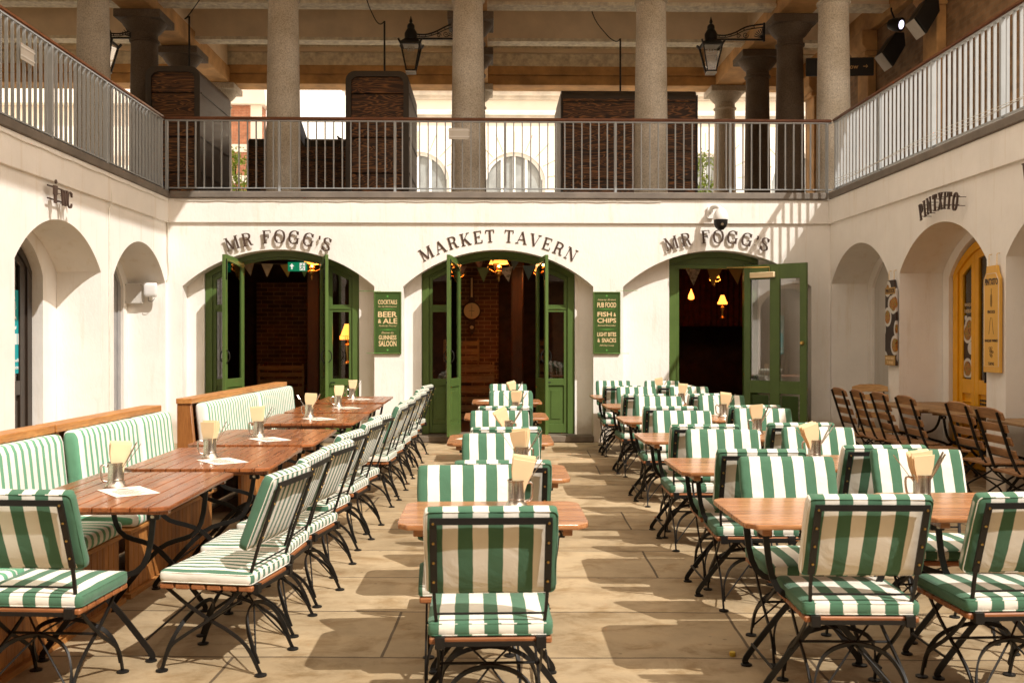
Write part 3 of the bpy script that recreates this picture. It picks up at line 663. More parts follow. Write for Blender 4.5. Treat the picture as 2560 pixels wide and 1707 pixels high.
# hanging direction sign, floodlight and dark boxes in the right gallery
t = thing('hanging_sign', 'black hanging direction sign with an arrow behind the right column', 'sign', (5.86, 16.6, 6.03), R(-4))
MB().box(-.56, .56, -.02, .02, -.15, .15).build('board', M['black'], t, bevel=.004)
text('South Row', .50, .078, .05, 0, -.021, M['tan_ink'], t)
mb = MB(); mb.box(.38, .455, -.026, -.021, -.005, .005); mb.sweep([(.43, -.0235, .025), (.457, -.0235, 0), (.43, -.0235, -.025)], .009, .005, (0, .0, 1)); mb.build('arrow', M['tan_ink'], t)
mb = MB(); mb.tube([(.05, 0, .15), (.05, 0, 1.2)], .018)
for s in (-1, 1): mb.tube([(.05 + s * (.05 - .04 * math.cos(a)), 0, .3 + .04 * math.sin(a)) for a in frange(0, R(270), 10)], .007, 6)
mb.build('hanger', M['black'], t)
t = thing('floodlight', 'small lit floodlight under the beam in the right gallery', 'floodlight', (6.66, 16.2, 6.62), R(35))
MB().lathe([(.02, -.16), (.08, -.13), (.11, -.02), (.115, .08), (.10, .085)], 20).xf(Matrix.Rotation(R(105), 4, 'X')).build('housing', M['black'], t)
MB().lathe([(.07, .086), (.06, .09)], 20).xf(Matrix.Rotation(R(105), 4, 'X')).build('lamp_glass', M['floodlit'], t)
MB().tube([(0, 0, 0), (.0, .1, .25), (0, .1, .3)], .015).build('bracket', M['black'], t)
for (x, y, z, lab) in ((6.72, 15.2, 6.36, 'dark hooded box lamp nearest the railing on the brick wall'), (6.72, 16.45, 6.2, 'dark wedge shaped box lamp further along the brick wall')):
    t = thing('wall_box_lamp', lab, 'box lamp', (x, y, z), 0, 'box lamps on the brick wall')
    MB().prism([(-.26, .0), (-.08, -.24), (.12, .1), (.1, .32), (-.05, .32)], 'y', -.18, .18).build('hood', M['black'], t, bevel=.01)
    MB().add([(-.262, -.16, -.005), (-.262, .16, -.005), (-.086, .16, -.237), (-.086, -.16, -.237)], [(0, 1, 2, 3)]).xf(Matrix.Translation((-.012, 0, -.009))).build('lens', M['plaster_grey'], t)

# ------------------------------------------------------------------ buildings beyond
fb = thing('stone_facade', 'pale stone building with arched windows beyond the gallery', 'building')
FX = [-2.75 + 3.66 * k for k in range(0, 9)]; FY = 38.
MB().prism([(x - 5.0 + 5.0, z) for x, z in outline(-5.2, 30, [(x, 1.18, 7.55, 8.56) for x in FX], 10.0, 20)], 'y', FY, FY + .5).build('wall', M['facade'], fb)
mb = MB()
mb.box(-5.2, 30, FY + .02, FY + .5, 10.0, 22)
mb.build('upper_wall', M['facade'], fb)
mb = MB()
for z0, z1, d in ((9.78, 9.92, .12), (9.92, 10.05, .25), (10.55, 10.66, .12), (10.66, 10.82, .3), (10.82, 10.9, .42)): mb.box(-5.2 - d, 30, FY - d, FY - .002, z0, z1)
mb.build('cornice', M['facade_trim'], fb)
mb = MB()
for x in FX:
    for k in range(-4, 5):
        a = R(k * 20); s0, s1 = 1.26, 1.95
        mb.sweep([(x + s0 * math.sin(a), FY - .004, 7.38 + s0 * math.cos(a)), (x + s1 * math.sin(a) * 1.05, FY - .004, 7.38 + s1 * math.cos(a))], .035, .006, (math.cos(a), 0, -math.sin(a)))
    mb.sweep([(x + 1.83, FY - .004, 3.6), (x + 1.83, FY - .004, 9.7)], .03, .006, (1, 0, 0))
mb.build('stone_joints', M['joint'], fb)
M['dayglass'] = plain('day_window_glass', (.30, .32, .32), .12, var=.3, scale=1.2)
for x in FX:
    f = MB()
    P = [(x + 1.18 * math.sin(a), 7.38 + 1.18 * math.cos(a)) for a in frange(R(-82), R(82), 20)]; Q = [(x + 1.05 * math.sin(a), 7.38 + 1.05 * math.cos(a)) for a in frange(R(82), R(-82), 20)]
    f.prism(P + Q, 'y', FY + .1, FY + .2)
    for dx in (-1.13, -.46, 0, .46, 1.13): f.box(x + dx - .05, x + dx + .05, FY + .11, FY + .19, 3.6, 7.4 + math.sqrt(max(0, 1.15 ** 2 - dx * dx)))
    f.box(x - 1.18, x + 1.18, FY + .105, FY + .195, 6.2, 6.36)
    f = f.build('window', M['white'], fb)
    MB().box(x - 1.2, x + 1.2, FY + .25, FY + .28, 3.6, 8.6).build('pane', M['dayglass'], f)
b2 = thing('brick_building', 'red brick and white stone building far beyond at left', 'building')
MB().box(-14.5, -10.3, 45, 46, 3.5, 11.9).build('wall', M['brickred'], b2); MB().box(-30, -14.5, 45.3, 46, 3.5, 11.9).build('pale_wing', M['facade'], b2)
mb = MB()
for z in (4.2, 5.6, 7.0, 8.4, 9.8): mb.box(-30, -10.2, 44.93, 44.99, z, z + .35)
mb.box(-30.1, -10.1, 44.7, 46, 11.91, 12.6); mb.box(-13, -12, 44.85, 46, 12.6, 13.1); mb.box(-10.75, -10.25, 44.92, 44.98, 3.5, 11.9)
mb.build('stone_dressing', M['facade'], b2)
lb = thing('pale_building', 'pale rendered building beyond the left gallery', 'building')
MB().box(-40, -26, 10, 40, 3.5, 15).build('wall', M['facade'], lb)
for y in range(12, 38, 4): MB().box(-25.99, -25.95, y, y + 1.4, 5, 8).build('window', M['dayglass'], lb)

def shrub(x, y, z, h, r_, n, lab):
    t = thing('potted_shrub', lab, 'shrub', (x, y, z), 0, 'bright green shrubs in the street')
    mb = MB()
    for k in range(7):
        a = rnd.uniform(0, 2 * PI); d = rnd.uniform(.1, .8) * r_
        mb.tube(arcpts([(0, 0, .3), (d * .4 * math.cos(a), d * .4 * math.sin(a), h * .5), (d * math.cos(a), d * math.sin(a), h * rnd.uniform(.75, .98))], 3), lambda u: .02 * (1 - u) + .004, 5)
    mb.build('stem', M['bark'], t)
    mb = MB()
    for k in range(n):
        zz = rnd.uniform(.35, 1) * h; rr = r_ * (1.1 - .55 * abs(zz / h - .6)) * math.sqrt(rnd.random()); a = rnd.uniform(0, 2 * PI)
        c = Vector((rr * math.cos(a), rr * math.sin(a), zz + .1 * math.sin(a * 5)))
        if mnoise.noise(c * 4) < -.12: continue
        u = Vector((rnd.gauss(0, 1), rnd.gauss(0, 1), rnd.gauss(0, 1))).normalized(); v = u.orthogonal().normalized(); s_ = rnd.uniform(.03, .06)
        mb.add([c - u * s_, c + v * s_ * .5, c + u * s_, c - v * s_ * .5], [(0, 1, 2, 3)])
    mb.build('leaves', M['leaf'], t, smooth=0)
    MB().lathe([(.2, 0), (.3, .45), (.33, .46), (.33, .5), (.26, .5)], 20).build('pot', M['kiosk_trim'], t)
shrub(5.05, 23.2, FL - .05, 2.25, .36, 1500, 'bright green potted shrub seen through railing right of long kiosk')
shrub(-5.85, 23.2, FL - .05, 2.3, .34, 1500, 'bright green potted shrub seen through railing right of left kiosk')
shrub(-9.9, 23.5, FL - .05, 2.1, .7, 1800, 'wide bright green potted shrub beyond the left side railing')

# ------------------------------------------------------------------ tavern room behind the doors
rm = thing('tavern_room', 'dark tavern room behind the green doors', 'room')
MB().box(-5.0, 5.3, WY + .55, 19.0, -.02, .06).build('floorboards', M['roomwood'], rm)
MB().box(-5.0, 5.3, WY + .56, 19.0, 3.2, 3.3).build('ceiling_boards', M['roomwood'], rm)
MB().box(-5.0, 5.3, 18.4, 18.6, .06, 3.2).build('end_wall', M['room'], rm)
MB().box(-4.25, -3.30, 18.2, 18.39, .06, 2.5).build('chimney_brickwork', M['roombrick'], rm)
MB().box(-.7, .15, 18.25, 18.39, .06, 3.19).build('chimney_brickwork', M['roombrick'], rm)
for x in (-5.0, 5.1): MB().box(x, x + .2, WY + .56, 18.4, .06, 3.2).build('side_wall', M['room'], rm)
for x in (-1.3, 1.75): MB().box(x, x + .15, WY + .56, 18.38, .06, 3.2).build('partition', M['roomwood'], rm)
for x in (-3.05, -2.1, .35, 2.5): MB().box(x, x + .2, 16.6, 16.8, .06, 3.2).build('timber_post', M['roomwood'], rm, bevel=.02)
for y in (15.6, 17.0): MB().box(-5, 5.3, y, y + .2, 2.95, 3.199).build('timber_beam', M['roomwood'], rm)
mb = MB()
for k in range(44):
    x = 2.6 + k * .05; mb.add([(x, 17.6 + .04 * (k % 2), 1.7), (x + .05, 17.6 + .04 * ((k + 1) % 2), 1.7), (x + .05, 17.6 + .04 * ((k + 1) % 2), 3.0), (x, 17.6 + .04 * (k % 2), 3.0)], [(0, 1, 2, 3)])
o = mb.build('curtain', M['curtain'], smooth=0); tag(o, 'dark red pleated curtain inside the right doorway', 'curtain')
def oil_lamp(x, y, z, lab, scale=1., kind=0):
    t = thing('hanging_lamp', lab, 'lamp', (x, y, z), 0, 'lit amber lamps in the tavern'); s = scale
    if kind == 0:
        MB().lathe([(.03 * s, .13 * s), (.05 * s, .12 * s), (.10 * s, .07 * s), (.125 * s, .01 * s), (.13 * s, 0)], 20, cap=False).build('lamp_shade', M['amber'], t)
        MB().lathe([(.02, -.02 * s), (.045 * s, -.05 * s), (.03 * s, -.08 * s), (.055 * s, -.1 * s), (.05 * s, -.14 * s), (.015, -.17 * s), (.02, -.2 * s), (.003, -.24 * s)], 14).build('lamp_body', M['brass'], t)
        mb = MB()
        for q in (-1, 1): mb.tube(arcpts([(q * .13 * s, 0, 0), (q * .15 * s, 0, -.05 * s), (q * .08 * s, 0, -.1 * s), (q * .04 * s, 0, -.12 * s)]), .005, 6)
        mb.tube([(0, 0, .13 * s), (0, 0, 3.19 - z)], .005, 6); mb.build('hanger', M['brass'], t)
        pl = bpy.data.lights.new('bulb', 'POINT'); pl.energy = 9 * s; pl.color = (1, .55, .22); pl.shadow_soft_size = .05
        po = bpy.data.objects.new('bulb', pl); C.objects.link(po); po.parent = t; po.location = (0, 0, .03)
    elif kind == 1:
        mb = MB()
        prof = [(.05, .16), (.055, .14), (.085, .06), (.115, -.02), (.12, -.025)]
        mb.lathe([(a * s, b_ * s) for a, b_ in prof], 20, cap=False); mb.build('lamp_shade', M['amber'], t)
        mb = MB()
        for k in range(24):
            a = k * PI / 12; mb.box(.119 * s * math.cos(a) - .008, .119 * s * math.cos(a) + .008, .119 * s * math.sin(a) - .004, .119 * s * math.sin(a) + .004, -.09 * s, -.03 * s)
        mb.build('fringe', M['amber'], t)
        MB().lathe([(.012, .1 * s), (.012, -.15 * s), (.05 * s, -.17 * s), (.06 * s, -.22 * s), (.03 * s, -.3 * s), (.02, -.42 * s), (.07 * s, -.46 * s), (.07 * s, -.48 * s)], 16).build('lamp_stand', M['brass'], t)
    else:
        MB().lathe([(.02 * s, -.06 * s), (.06 * s, -.04 * s), (.055 * s, .02 * s), (.02 * s, .1 * s), (.004, .15 * s)], 14).build('lamp_shade', M['redlamp'], t)
        MB().lathe([(.03 * s, -.1 * s), (.05 * s, -.065 * s)], 12).build('lamp_body', M['brass'], t)
    return t
oil_lamp(-2.74, 15.35, 2.62, 'lit amber glass lamp behind the green exit sign', 1.)
oil_lamp(.13, 15.35, 2.63, 'lit amber glass lamp hanging in the middle doorway', 1.15)
oil_lamp(-.55, 16.2, 2.55, 'small lit amber lamp seen past the left leaf of middle doorway', .8)
oil_lamp(.82, 16.5, 2.60, 'small lit amber lamp behind the right leaf of middle doorway', .7)
oil_lamp(3.62, 16.0, 2.46, 'pale amber lampshade high in the right doorway', .62)
oil_lamp(2.98, 15.9, 2.72, 'lit lamp half cut off at top left of right doorway', .6)
oil_lamp(3.36, 16.6, 2.18, 'teardrop red glowing lamp in the right doorway', .85, 2)
oil_lamp(3.84, 16.4, 2.10, 'slanted lit wall lamp beside the open right door', .6, 1)
oil_lamp(-2.17, 15.2, 1.55, 'amber fringed table lamp behind the right side window of left doorway', .95, 1)
# exit sign
t = thing('exit_sign', 'green exit sign with running figure and up arrow', 'sign', (-2.86, WY + .62, 2.545))
MB().box(-.14, .14, 0, .03, -.067, .067).build('panel', M['exitgreen'], t, bevel=.004)
mb = MB(); mb.box(.035, .115, -.004, -.001, -.055, .055); mb.sweep([(-.08, -.003, -.04), (-.08, -.003, .01)], .022, .004, (1, 0, 0)); mb.prism([(-.115, .005), (-.045, .005), (-.08, .045)], 'y', -.005, -.001)
mb.build('pictogram', M['exitwhite'], t)
mb = MB(); mb.lathe([(.009, 0), (.009, .002)], 10, (0, 0, 0)); mb.xf(Matrix.Translation((.078, -.006, .036)) @ Matrix.Rotation(R(90), 4, 'X'))
for p in ([(.078, .022), (.07, -.012)], [(.07, -.012), (.09, -.022), (.085, -.05)], [(.07, -.012), (.055, -.03), (.04, -.04)], [(.078, .02), (.098, .008), (.108, .018)], [(.078, .02), (.058, .014), (.05, -.002)]):
    mb.sweep([(a, -.007, b_) for a, b_ in p], .011, .003, (1, 0, .3))
mb.build('running_figure', M['exitgreen'], t)
# bunting
def bunting(x0, x1, y, z, lab, cols, sag=.1, n=5, size=.2):
    t = thing('bunting', lab, 'bunting', (0, y, 0), 0, 'bunting strings inside the doorways')
    pts = [(x0 + (x1 - x0) * u, 0, z - sag * 4 * u * (1 - u)) for u in frange(0, 1, 16)]
    MB().tube(pts, .004, 5).build('string', M['ink'], t)
    for k in range(n):
        u = (k + .5) / n; cx = x0 + (x1 - x0) * u; cz = z - sag * 4 * u * (1 - u); w_ = size * .45; tl = rnd.uniform(-.2, .2)
        m_ = Matrix.Translation((cx, -.004, cz)) @ Matrix.Rotation(tl, 4, 'Y')
        mb = MB().prism([(-w_, 0), (w_, 0), (w_ * .55, -size * .45), (0, -size), (-w_ * .55, -size * .45)], 'y', -.001, .001); mb.xf(m_)
        mb.build('flag', cols[k % len(cols)], t, smooth=0)
fl = [plain('flag_cloth_%s' % a, c, .9, var=v, scale=s) for a, c, v, s in (('cream', (.55, .45, .34), .3, 14), ('sage', (.20, .24, .10), .1, 5), ('floral', (.50, .42, .36), .75, 22), ('blue', (.14, .20, .22), .1, 5), ('ochre', (.40, .22, .06), .15, 6), ('pink', (.5, .30, .24), .4, 16))]
bunting(-3.75, -2.35, 14.95, 2.62, 'string of fabric flags across the left doorway', [fl[0], fl[0], fl[4], fl[1], fl[5]], .03, 5)
bunting(-.62, .75, 14.95, 2.60, 'string of fabric flags across the middle doorway, front string', [fl[5], fl[1], fl[2], fl[3]], .06, 4, .22)
bunting(-.6, .8, 15.25, 2.72, 'string of fabric flags across the middle doorway, rear string', [fl[1], fl[5], fl[0], fl[3], fl[4]], .0, 5, .2)
bunting(2.6, 3.9, 15.1, 2.58, 'string of fabric flags across the right doorway', [fl[2], fl[2], fl[4], fl[4]], .04, 4, .26)
# banjo barometer / clock
t = thing('wall_barometer', 'round faced banjo barometer on the dark wall in middle doorway', 'barometer', (-.34, 18.2, 1.98))
MB().lathe([(.17, 0), (.17, .03), (.15, .05)], 28).xf(Matrix.Rotation(R(90), 4, 'X')).build('case', M['roomwood'], t)
MB().lathe([(.145, .051), (.14, .055)], 28).xf(Matrix.Rotation(R(90), 4, 'X')).build('dial', M['napkin'], t)
mb = MB(); mb.box(-.003, .003, -.062, -.058, -.1, .11); mb.box(-.05, .05, -.0625, -.059, -.003, .003); mb.build('hand', M['ink'], t)
mb = MB().prism([(-.06, .16), (.06, .16), (.035, .4), (.04, .62), (-.04, .62), (-.035, .4)], 'y', -.03, 0); mb.build('wood_neck', M['roomwood'], t); MB().prism([(-.06, -.16), (.06, -.16), (.06, -.36), (0, -.44), (-.06, -.36)], 'y', -.03, 0).build('wood_base', M['roomwood'], t)
MB().box(-.018, .018, -.036, -.031, .25, .6).build('thermometer', M['napkin'], t)
MB().lathe([(.035, .031), (.03, .04)], 18, (0, 0, 0)).xf(Matrix.Translation((0, 0, -.3)) @ Matrix.Rotation(R(90), 4, 'X')).build('small_dial', M['napkin'], t)
def crate(x, y, z, w_, h_, lab):
    t = thing('wooden_crate', lab, 'crate', (x, y, z), 0, 'wooden crates in the tavern')
    for k in range(3):
        MB().box(-w_ / 2, w_ / 2, -.012, 0, h_ * k / 3 + .02, h_ * (k + 1) / 3 - .03).build('slat', M['crate'], t)
    for sx in (-1, 1): MB().box(sx * (w_ / 2 - .02) - .018, sx * (w_ / 2 - .02) + .018, .001, .3, 0, h_).build('end_board', M['crate'], t)
crate(-.50, 17.2, 1.08, .62, .38, 'small wooden crate on top of the bigger crate in middle doorway')
crate(-.35, 17.15, .52, .84, .54, 'wide wooden crate in the middle of the stack in middle doorway')
crate(-.35, 17.15, .07, .84, .44, 'wide wooden crate at the bottom of the stack in middle doorway')
crate(-3.62, 17.3, .07, .8, .6, 'dark wooden crate on the floor in the left doorway')
crate(-3.62, 17.3, .68, .8, .36, 'dark wooden crate stacked second in the left doorway')

# ------------------------------------------------------------------ green doorways
FYD = WY + .25
def leaf(parent, hx, hy, ang, w_, sgn, topf, glaz0, name='door_leaf', mat='green'):
    """hinged leaf; sgn=+1 extends to +x when closed; topf(u) height at distance u from hinge"""
    o = bpy.data.objects.new(name, None)
    us = frange(0, w_, 8); s = .075
    mb = MB()
    def st(a, b_, lo, hi, y0=0, y1=.045): mb.prism([(sgn * x, lo(x) if callable(lo) else lo) for x in frange(a, b_, 6)] + [(sgn * x, hi(x) if callable(hi) else hi) for x in frange(b_, a, 6)], 'y', y0, y1)
    st(0, s, .11, topf); st(w_ - s, w_, .11, topf)
    st(s, w_ - s, lambda x: topf(x) - .09, topf, .0015, .0435)
    st(s, w_ - s, .11, .27, .0015, .0435); st(s, w_ - s, glaz0 - .12, glaz0, .0015, .0435)
    st(s, w_ - s, .27, glaz0 - .12, .014, .030)
    st(s + .05, w_ - s - .05, .33, glaz0 - .18, .008, .036)
    f = mb.build(name, M[mat], parent, bevel=.003)
    g_ = MB(); g_.prism([(sgn * x, glaz0) for x in frange(s, w_ - s, 6)] + [(sgn * x, topf(x) - .09) for x in frange(w_ - s, s, 6)], 'y', .021, .024); g_.build('glass', M['glass'], f, smooth=0)
    hb = MB(); hz = 1.22
    for yy, q in ((-.001, -1), (.046, 1)):
        hb.tube(arcpts([(sgn * (w_ - .04), yy, hz + .1), (sgn * (w_ - .04), yy + q * .04, hz + .06), (sgn * (w_ - .04), yy + q * .045, hz - .02), (sgn * (w_ - .04), yy, hz - .08)]), .008, 6)
    hb.build('handle', M['black'], f)
    lb_ = MB(); lb_.sweep([(sgn * (w_ - .03), .05, topf(w_) - .35), (sgn * (w_ - .03), .05, topf(w_) - .06)], .014, .014, (1, 0, 0)); lb_.build('bolt', M['black'], f)
    f.location = (hx, hy, 0); f.rotation_euler = (0, 0, ang)
    return f
def doorway(c, lab, a1, a2):
    t = thing('green_doorway', lab, 'doorway', (c, FYD, 0), 0, 'green double doorways')
    hw = 1.105; xi = .585; xm = .665
    mb = MB()
    xs = frange(-hw, hw, 30)
    mb.strip(xs, lambda x: archz(x) - .085, lambda x: archz(x) - .004, 0, .10)
    mb.strip(xs, lambda x: archz(x) - .12, lambda x: archz(x) - .086, .03, .09)
    for s in (-1, 1):
        a, b_ = sorted((s * hw, s * (hw - .10))); mb.strip(frange(a, b_, 3), lambda x: .1, lambda x: archz(x) - .086, .001, .099)
        a, b_ = sorted((s * xi, s * xm)); mb.strip(frange(a, b_, 2), lambda x: .1, lambda x: archz(x) - .121, .002, .098)
    mb.build('frame', M['green'], t, bevel=.004)
    for s in (-1, 1):
        mb = MB(); x0, x1 = sorted((s * (xm + .001), s * (hw - .101))); r_ = .05
        hi = lambda x: archz(x) - .122
        for a, b_ in ((x0, x0 + r_), (x1 - r_, x1)): mb.strip(frange(a, b_, 2), lambda x: .11, hi, .025, .075)
        mb.strip(frange(x0 + r_, x1 - r_, 6), lambda x: archz(x) - .18, hi, .026, .074)
        mb.box(x0 + r_, x1 - r_, .026, .074, 1.865, 1.97); mb.box(x0 - .0, x1 + .0, .015, .0249, 1.905, 1.93)
        mb.box(x0 + r_, x1 - r_, .026, .074, .80, .90); mb.box(x0 + r_, x1 - r_, .026, .074, .11, .24); mb.box(x0 + r_, x1 - r_, .045, .06, .24, .80)
        mb.box(x0 + r_ + .05, x1 - r_ - .05, .036, .0449, .31, .73)
        sw = mb.build('side_window', M['green'], t, bevel=.003)
        MB().strip(frange(x0 + r_, x1 - r_, 6), lambda x: 1.97, lambda x: archz(x) - .18, .048, .051).build('glass', M['glass'], sw, smooth=0)
        MB().box(x0 + r_, x1 - r_, .048, .051, .90, 1.865).build('glass', M['glass'], sw, smooth=0)
        MB().tube([(s * .70, .02, .845), (s * .70, -.01, .845), (s * .76, -.012, .845)], .009, 8).build('handle', M['black'], sw)
    w_ = .575
    leaf(t, -xi, .0, a1, w_, 1, lambda u: archz(-xi + min(u, .585)) - .095, .92)
    leaf(t, xi, .0, a2, w_, -1, lambda u: archz(xi - min(u, .585)) - .095, .92)
    return t
doorway(CX[0], 'left green arched doorway with both glazed leaves folded outward', R(-103), R(107))
doorway(CX[1], 'middle green arched doorway with both glazed leaves folded outward', R(-104), R(101))
# right single doorway
t = thing('green_doorway', 'right green doorway with one wide glazed door standing open', 'doorway', (CX[2], FYD, 0), 0, 'green single doorway')
mb = MB(); hw = .65
mb.strip(frange(-hw, hw, 20), lambda x: archz(x) - .08, lambda x: archz(x) - .004, 0, .1)
mb.strip(frange(-hw, hw, 20), lambda x: 2.56, lambda x: archz(x) - .081, .03, .09)
mb.box(-hw, -hw + .10, 0, .1, .1, 2.559); mb.box(hw - .2, hw, 0, .1, .1, 2.559); mb.box(-hw + .1, -hw + .15, .03, .09, .1, 2.5); mb.box(-hw + .1, hw - .2, .02, .095, 2.5, 2.559)
mb.build('frame', M['green'], t, bevel=.004)
W = .97
lf = MB()
for a, b_ in ((0, .1), (.41, .56), (.87, W)): lf.box(a, b_, 0, .045, .11, 2.54)
for a, b_ in ((.1, .41), (.56, .87)):
    lf.box(a, b_, .001, .044, 2.33, 2.54); lf.box(a, b_, .001, .044, .70, .88); lf.box(a, b_, .001, .044, .11, .25)
    lf.box(a + .03, b_ - .03, .02, .025, .28, .67)
f = lf.build('door_leaf', M['green'], t, bevel=.003)
for a, b_ in ((.1, .41), (.56, .87)):
    MB().box(a, b_, .02, .023, .88, 2.33).build('glass', M['glass_lit'], f)
    mb = MB()
    for i in range(int((b_ - a) / .033)):
        for j in range(12):
            x = a + .02 + i * .033 + (.016 if j % 2 else 0); z = .275 + j * .034
            if x > b_ - .01: continue
            for q in range(6):
                u0, u1 = q * PI / 3, (q + 1) * PI / 3
                mb.sweep([(x + .016 * math.cos(u0), .0105, z + .016 * math.sin(u0)), (x + .016 * math.cos(u1), .0105, z + .016 * math.sin(u1))], .004, .004, (0, 1, 0))
    mb.build('grille', M['green_dk'], f, smooth=0)
MB().box(.12, .50, -.06, -.001, 2.35, 2.43).build('door_closer', M['napkin'], f, bevel=.006)
mb = MB(); mb.tube([(.42, -.03, 2.44), (.42, -.03, 2.50), (-.1, -.14, 2.51), (-.45, -.1, 2.53)], .008, 6); mb.build('closer_arm', M['brass'], f)
MB().lathe([(.03, 0), (.03, .02), (.02, .035)], 16).xf(Matrix.Translation((.91, -.001, 1.42)) @ Matrix.Rotation(R(90), 4, 'X')).build('lock', M['brass'], f)
f.location = (.44, -.03, 0); f.rotation_euler = (0, 0, R(-44))

# ------------------------------------------------------------------ side recess doors
def recess_door(name, lab, loc, rz, hw, mat, cat='door', nl=2, q=.1, mull=0):
    """arched glazed pair, local frame: facing -y, x right"""
    t = thing(name, lab, cat, loc, rz)
    rr_ = (hw * hw + .38 ** 2) / (2 * .38); z0 = 2.62 - rr_
    az = lambda x: z0 + math.sqrt(max(0, rr_ ** 2 - x * x))
    mb = MB(); xs = frange(-hw, hw, 24)
    mb.strip(xs, lambda x: az(x) - .1, lambda x: az(x), 0, .12)
    for a, b_ in ((-hw, -hw + .11), (hw - .11, hw)): mb.strip(frange(a, b_, 3), lambda x: 0, lambda x: az(x) - .101, .001, .119)
    mb.build('frame', mat, t, bevel=.004)
    W_ = (2 * hw - .23) / nl
    for k in range(nl):
        x0 = -hw + .115 + k * W_ + .003; x1 = x0 + W_ - .006; s = 1 if k % 2 else -1; mb = MB()
        for a, b_ in ((x0, x0 + q), (x1 - q, x1)): mb.strip(frange(a, b_, 3), lambda x: .02, lambda x: az(x) - .102, .02, .07)
        mb.strip(frange(x0 + q, x1 - q, 6), lambda x: az(x) - .2, lambda x: az(x) - .102, .021, .069)
        mb.box(x0 + q, x1 - q, .021, .069, .86, 1.02); mb.box(x0 + q, x1 - q, .021, .069, .02, .2); mb.box(x0 + q, x1 - q, .045, .06, .2, .86)
        mb.box(x0 + q + .03, x1 - q - .03, .038, .0449, .26, .80)
        dl = mb.build('door_leaf', mat, t, bevel=.004)
        MB().strip(frange(x0 + q, x1 - q, 6), lambda x: 1.02, lambda x: az(x) - .2, .044, .047).build('glass', M['glass'], dl, smooth=0)
        if k in (nl // 2 - 1, nl // 2): MB().box(s * .05 - .012, s * .05 + .012, -.03, .019, 1.0, 1.14).build('handle', M['black'], dl)
    if mull:
        MB().strip(frange(-.045, .045, 2), lambda x: .0, lambda x: az(x) - .101, -mull, .0195).build('mullion', mat, t, bevel=.004)
    return t, az
DX = .56
t, az = recess_door('black_door', 'dark brown arched glazed door in the near left recess with teal poster', (XL - DX - .06, 10.72, 0), R(90), .70, M['black_paint'], q=.13, mull=.09)
# teal poster inside the far leaf glass (local +x = +Y)
p = MB().box(.06, .46, .0405, .0435, 1.1, 2.02).build('poster', M['teal'], t)
text('WC', .26, .15, .27, 1.66, .0403, M['white'], p, offset=.02)
text('Ring the bell', .36, .05, .27, 1.24, .0403, M['white'], p, offset=.015); text('for assistance', .36, .045, .27, 1.17, .0403, M['white'], p, offset=.015)
mb = MB()
for cx in (.2, .34):
    mb.tube([(cx + .025 * math.cos(a), .0395, 1.93 + .025 * math.sin(a)) for a in frange(0, 2 * PI, 12)], .004, 5)
    mb.tube([(cx + a, .0395, b_) for a, b_ in ((-.03, 1.89), (-.05, 1.82), (-.025, 1.8), (-.025, 1.72), (.025, 1.72), (.025, 1.8), (.05, 1.82), (.03, 1.89), (-.03, 1.89))], .004, 5)
mb.tube([(.27 + .06 * math.cos(a), .0395, 1.36 + .06 * math.sin(a)) for a in frange(R(-200), R(40), 14)], .004, 5); mb.tube([(.25, .0395, 1.5), (.25, .0395, 1.4), (.32, .0395, 1.4), (.34, .0395, 1.33)], .004, 5)
mb.box(.35, .41, .0385, .0402, 1.42, 1.54); mb.box(.43, .46, .0385, .0402, 1.42, 1.54)
mb.build('pictogram', M['white'], p)
MB().box(.14, .72, .5, .51, .9, 2.1).build('lit_interior', M['plaster'], t)
t, az = recess_door('grey_door', 'pale grey arched glazed door in the far left recess', (XL - DX, 13.17, 0), R(90), .82, M['grey_paint'])
MB().box(-.72, .72, .075, .08, 1.0, 2.3).build('white_blind', M['white'], t)
mb = MB(); mb.tube([(.35 + .09 * math.cos(a), .04, 1.62 + .09 * math.sin(a)) for a in frange(0, 2 * PI, 20)], .012, 6); mb.box(.22, .48, .036, .044, 1.60, 1.64); mb.build('sticker', M['ink'], t)
t, az = recess_door('yellow_door', 'mustard yellow arched glazed door with louvred base in right recess', (XR + DX, 10.735, 0), R(-90), .87, M['yellow'], nl=4, q=.08)
# louvres and food poster
mb = MB()
for k in range(12):
    for x0 in (-.755 + .08, ): mb.sweep([(x0, .034, .28 + k * .043), (x0 + .215, .034, .28 + k * .043)], .035, .006, (0, .6, -1))
mb.build('louvre', M['yellow'], t)
mb = MB()
for i in range(6):
    for j in range(13): mb.box(-.275 + i * .036, -.258 + i * .036, .030, .0375, .28 + j * .042, .305 + j * .042)
mb.build('grille', M['kiosk_trim'], t)
def foodmat(name, bg):
    m, t_, b = newmat(name, .45); v = coords(t_, scale=(1, 1, 1))
    vo = N(t_, 'TexVoronoi', Scale=4.2); t_.links.new(v, vo.inputs['Vector'])
    n = N(t_, 'TexNoise', Scale=38., Detail=4.0); t_.links.new(v, n.inputs['Vector'])
    food = ramp(t_, n.outputs[0], [(.35, (.10, .03, .01)), (.5, (.5, .2, .03)), (.62, (.12, .16, .02)), (.75, (.6, .4, .15))])
    ring = ramp(t_, vo.outputs[0], [(.0, (0, 0, 0)), (.36, (0, 0, 0)), (.38, (1, 1, 1)), (.50, (1, 1, 1)), (.52, (0, 0, 0))])
    core = ramp(t_, vo.outputs[0], [(.0, (1, 1, 1)), (.36, (1, 1, 1)), (.38, (0, 0, 0))])
    c = mixc(t_, core, bg, food); c = mixc(t_, ring, c, (.62, .60, .56)); t_.links.new(c, b.inputs['Base Color']); return m
M['food'] = foodmat('food_photo_print', (.035, .018, .012))
M['tan'] = plain('tan_board', (.42, .25, .07), .5, var=.05)
MB().box(-.69, -.44, .040, .043, 1.04, 1.75).build('poster', M['food'], t)
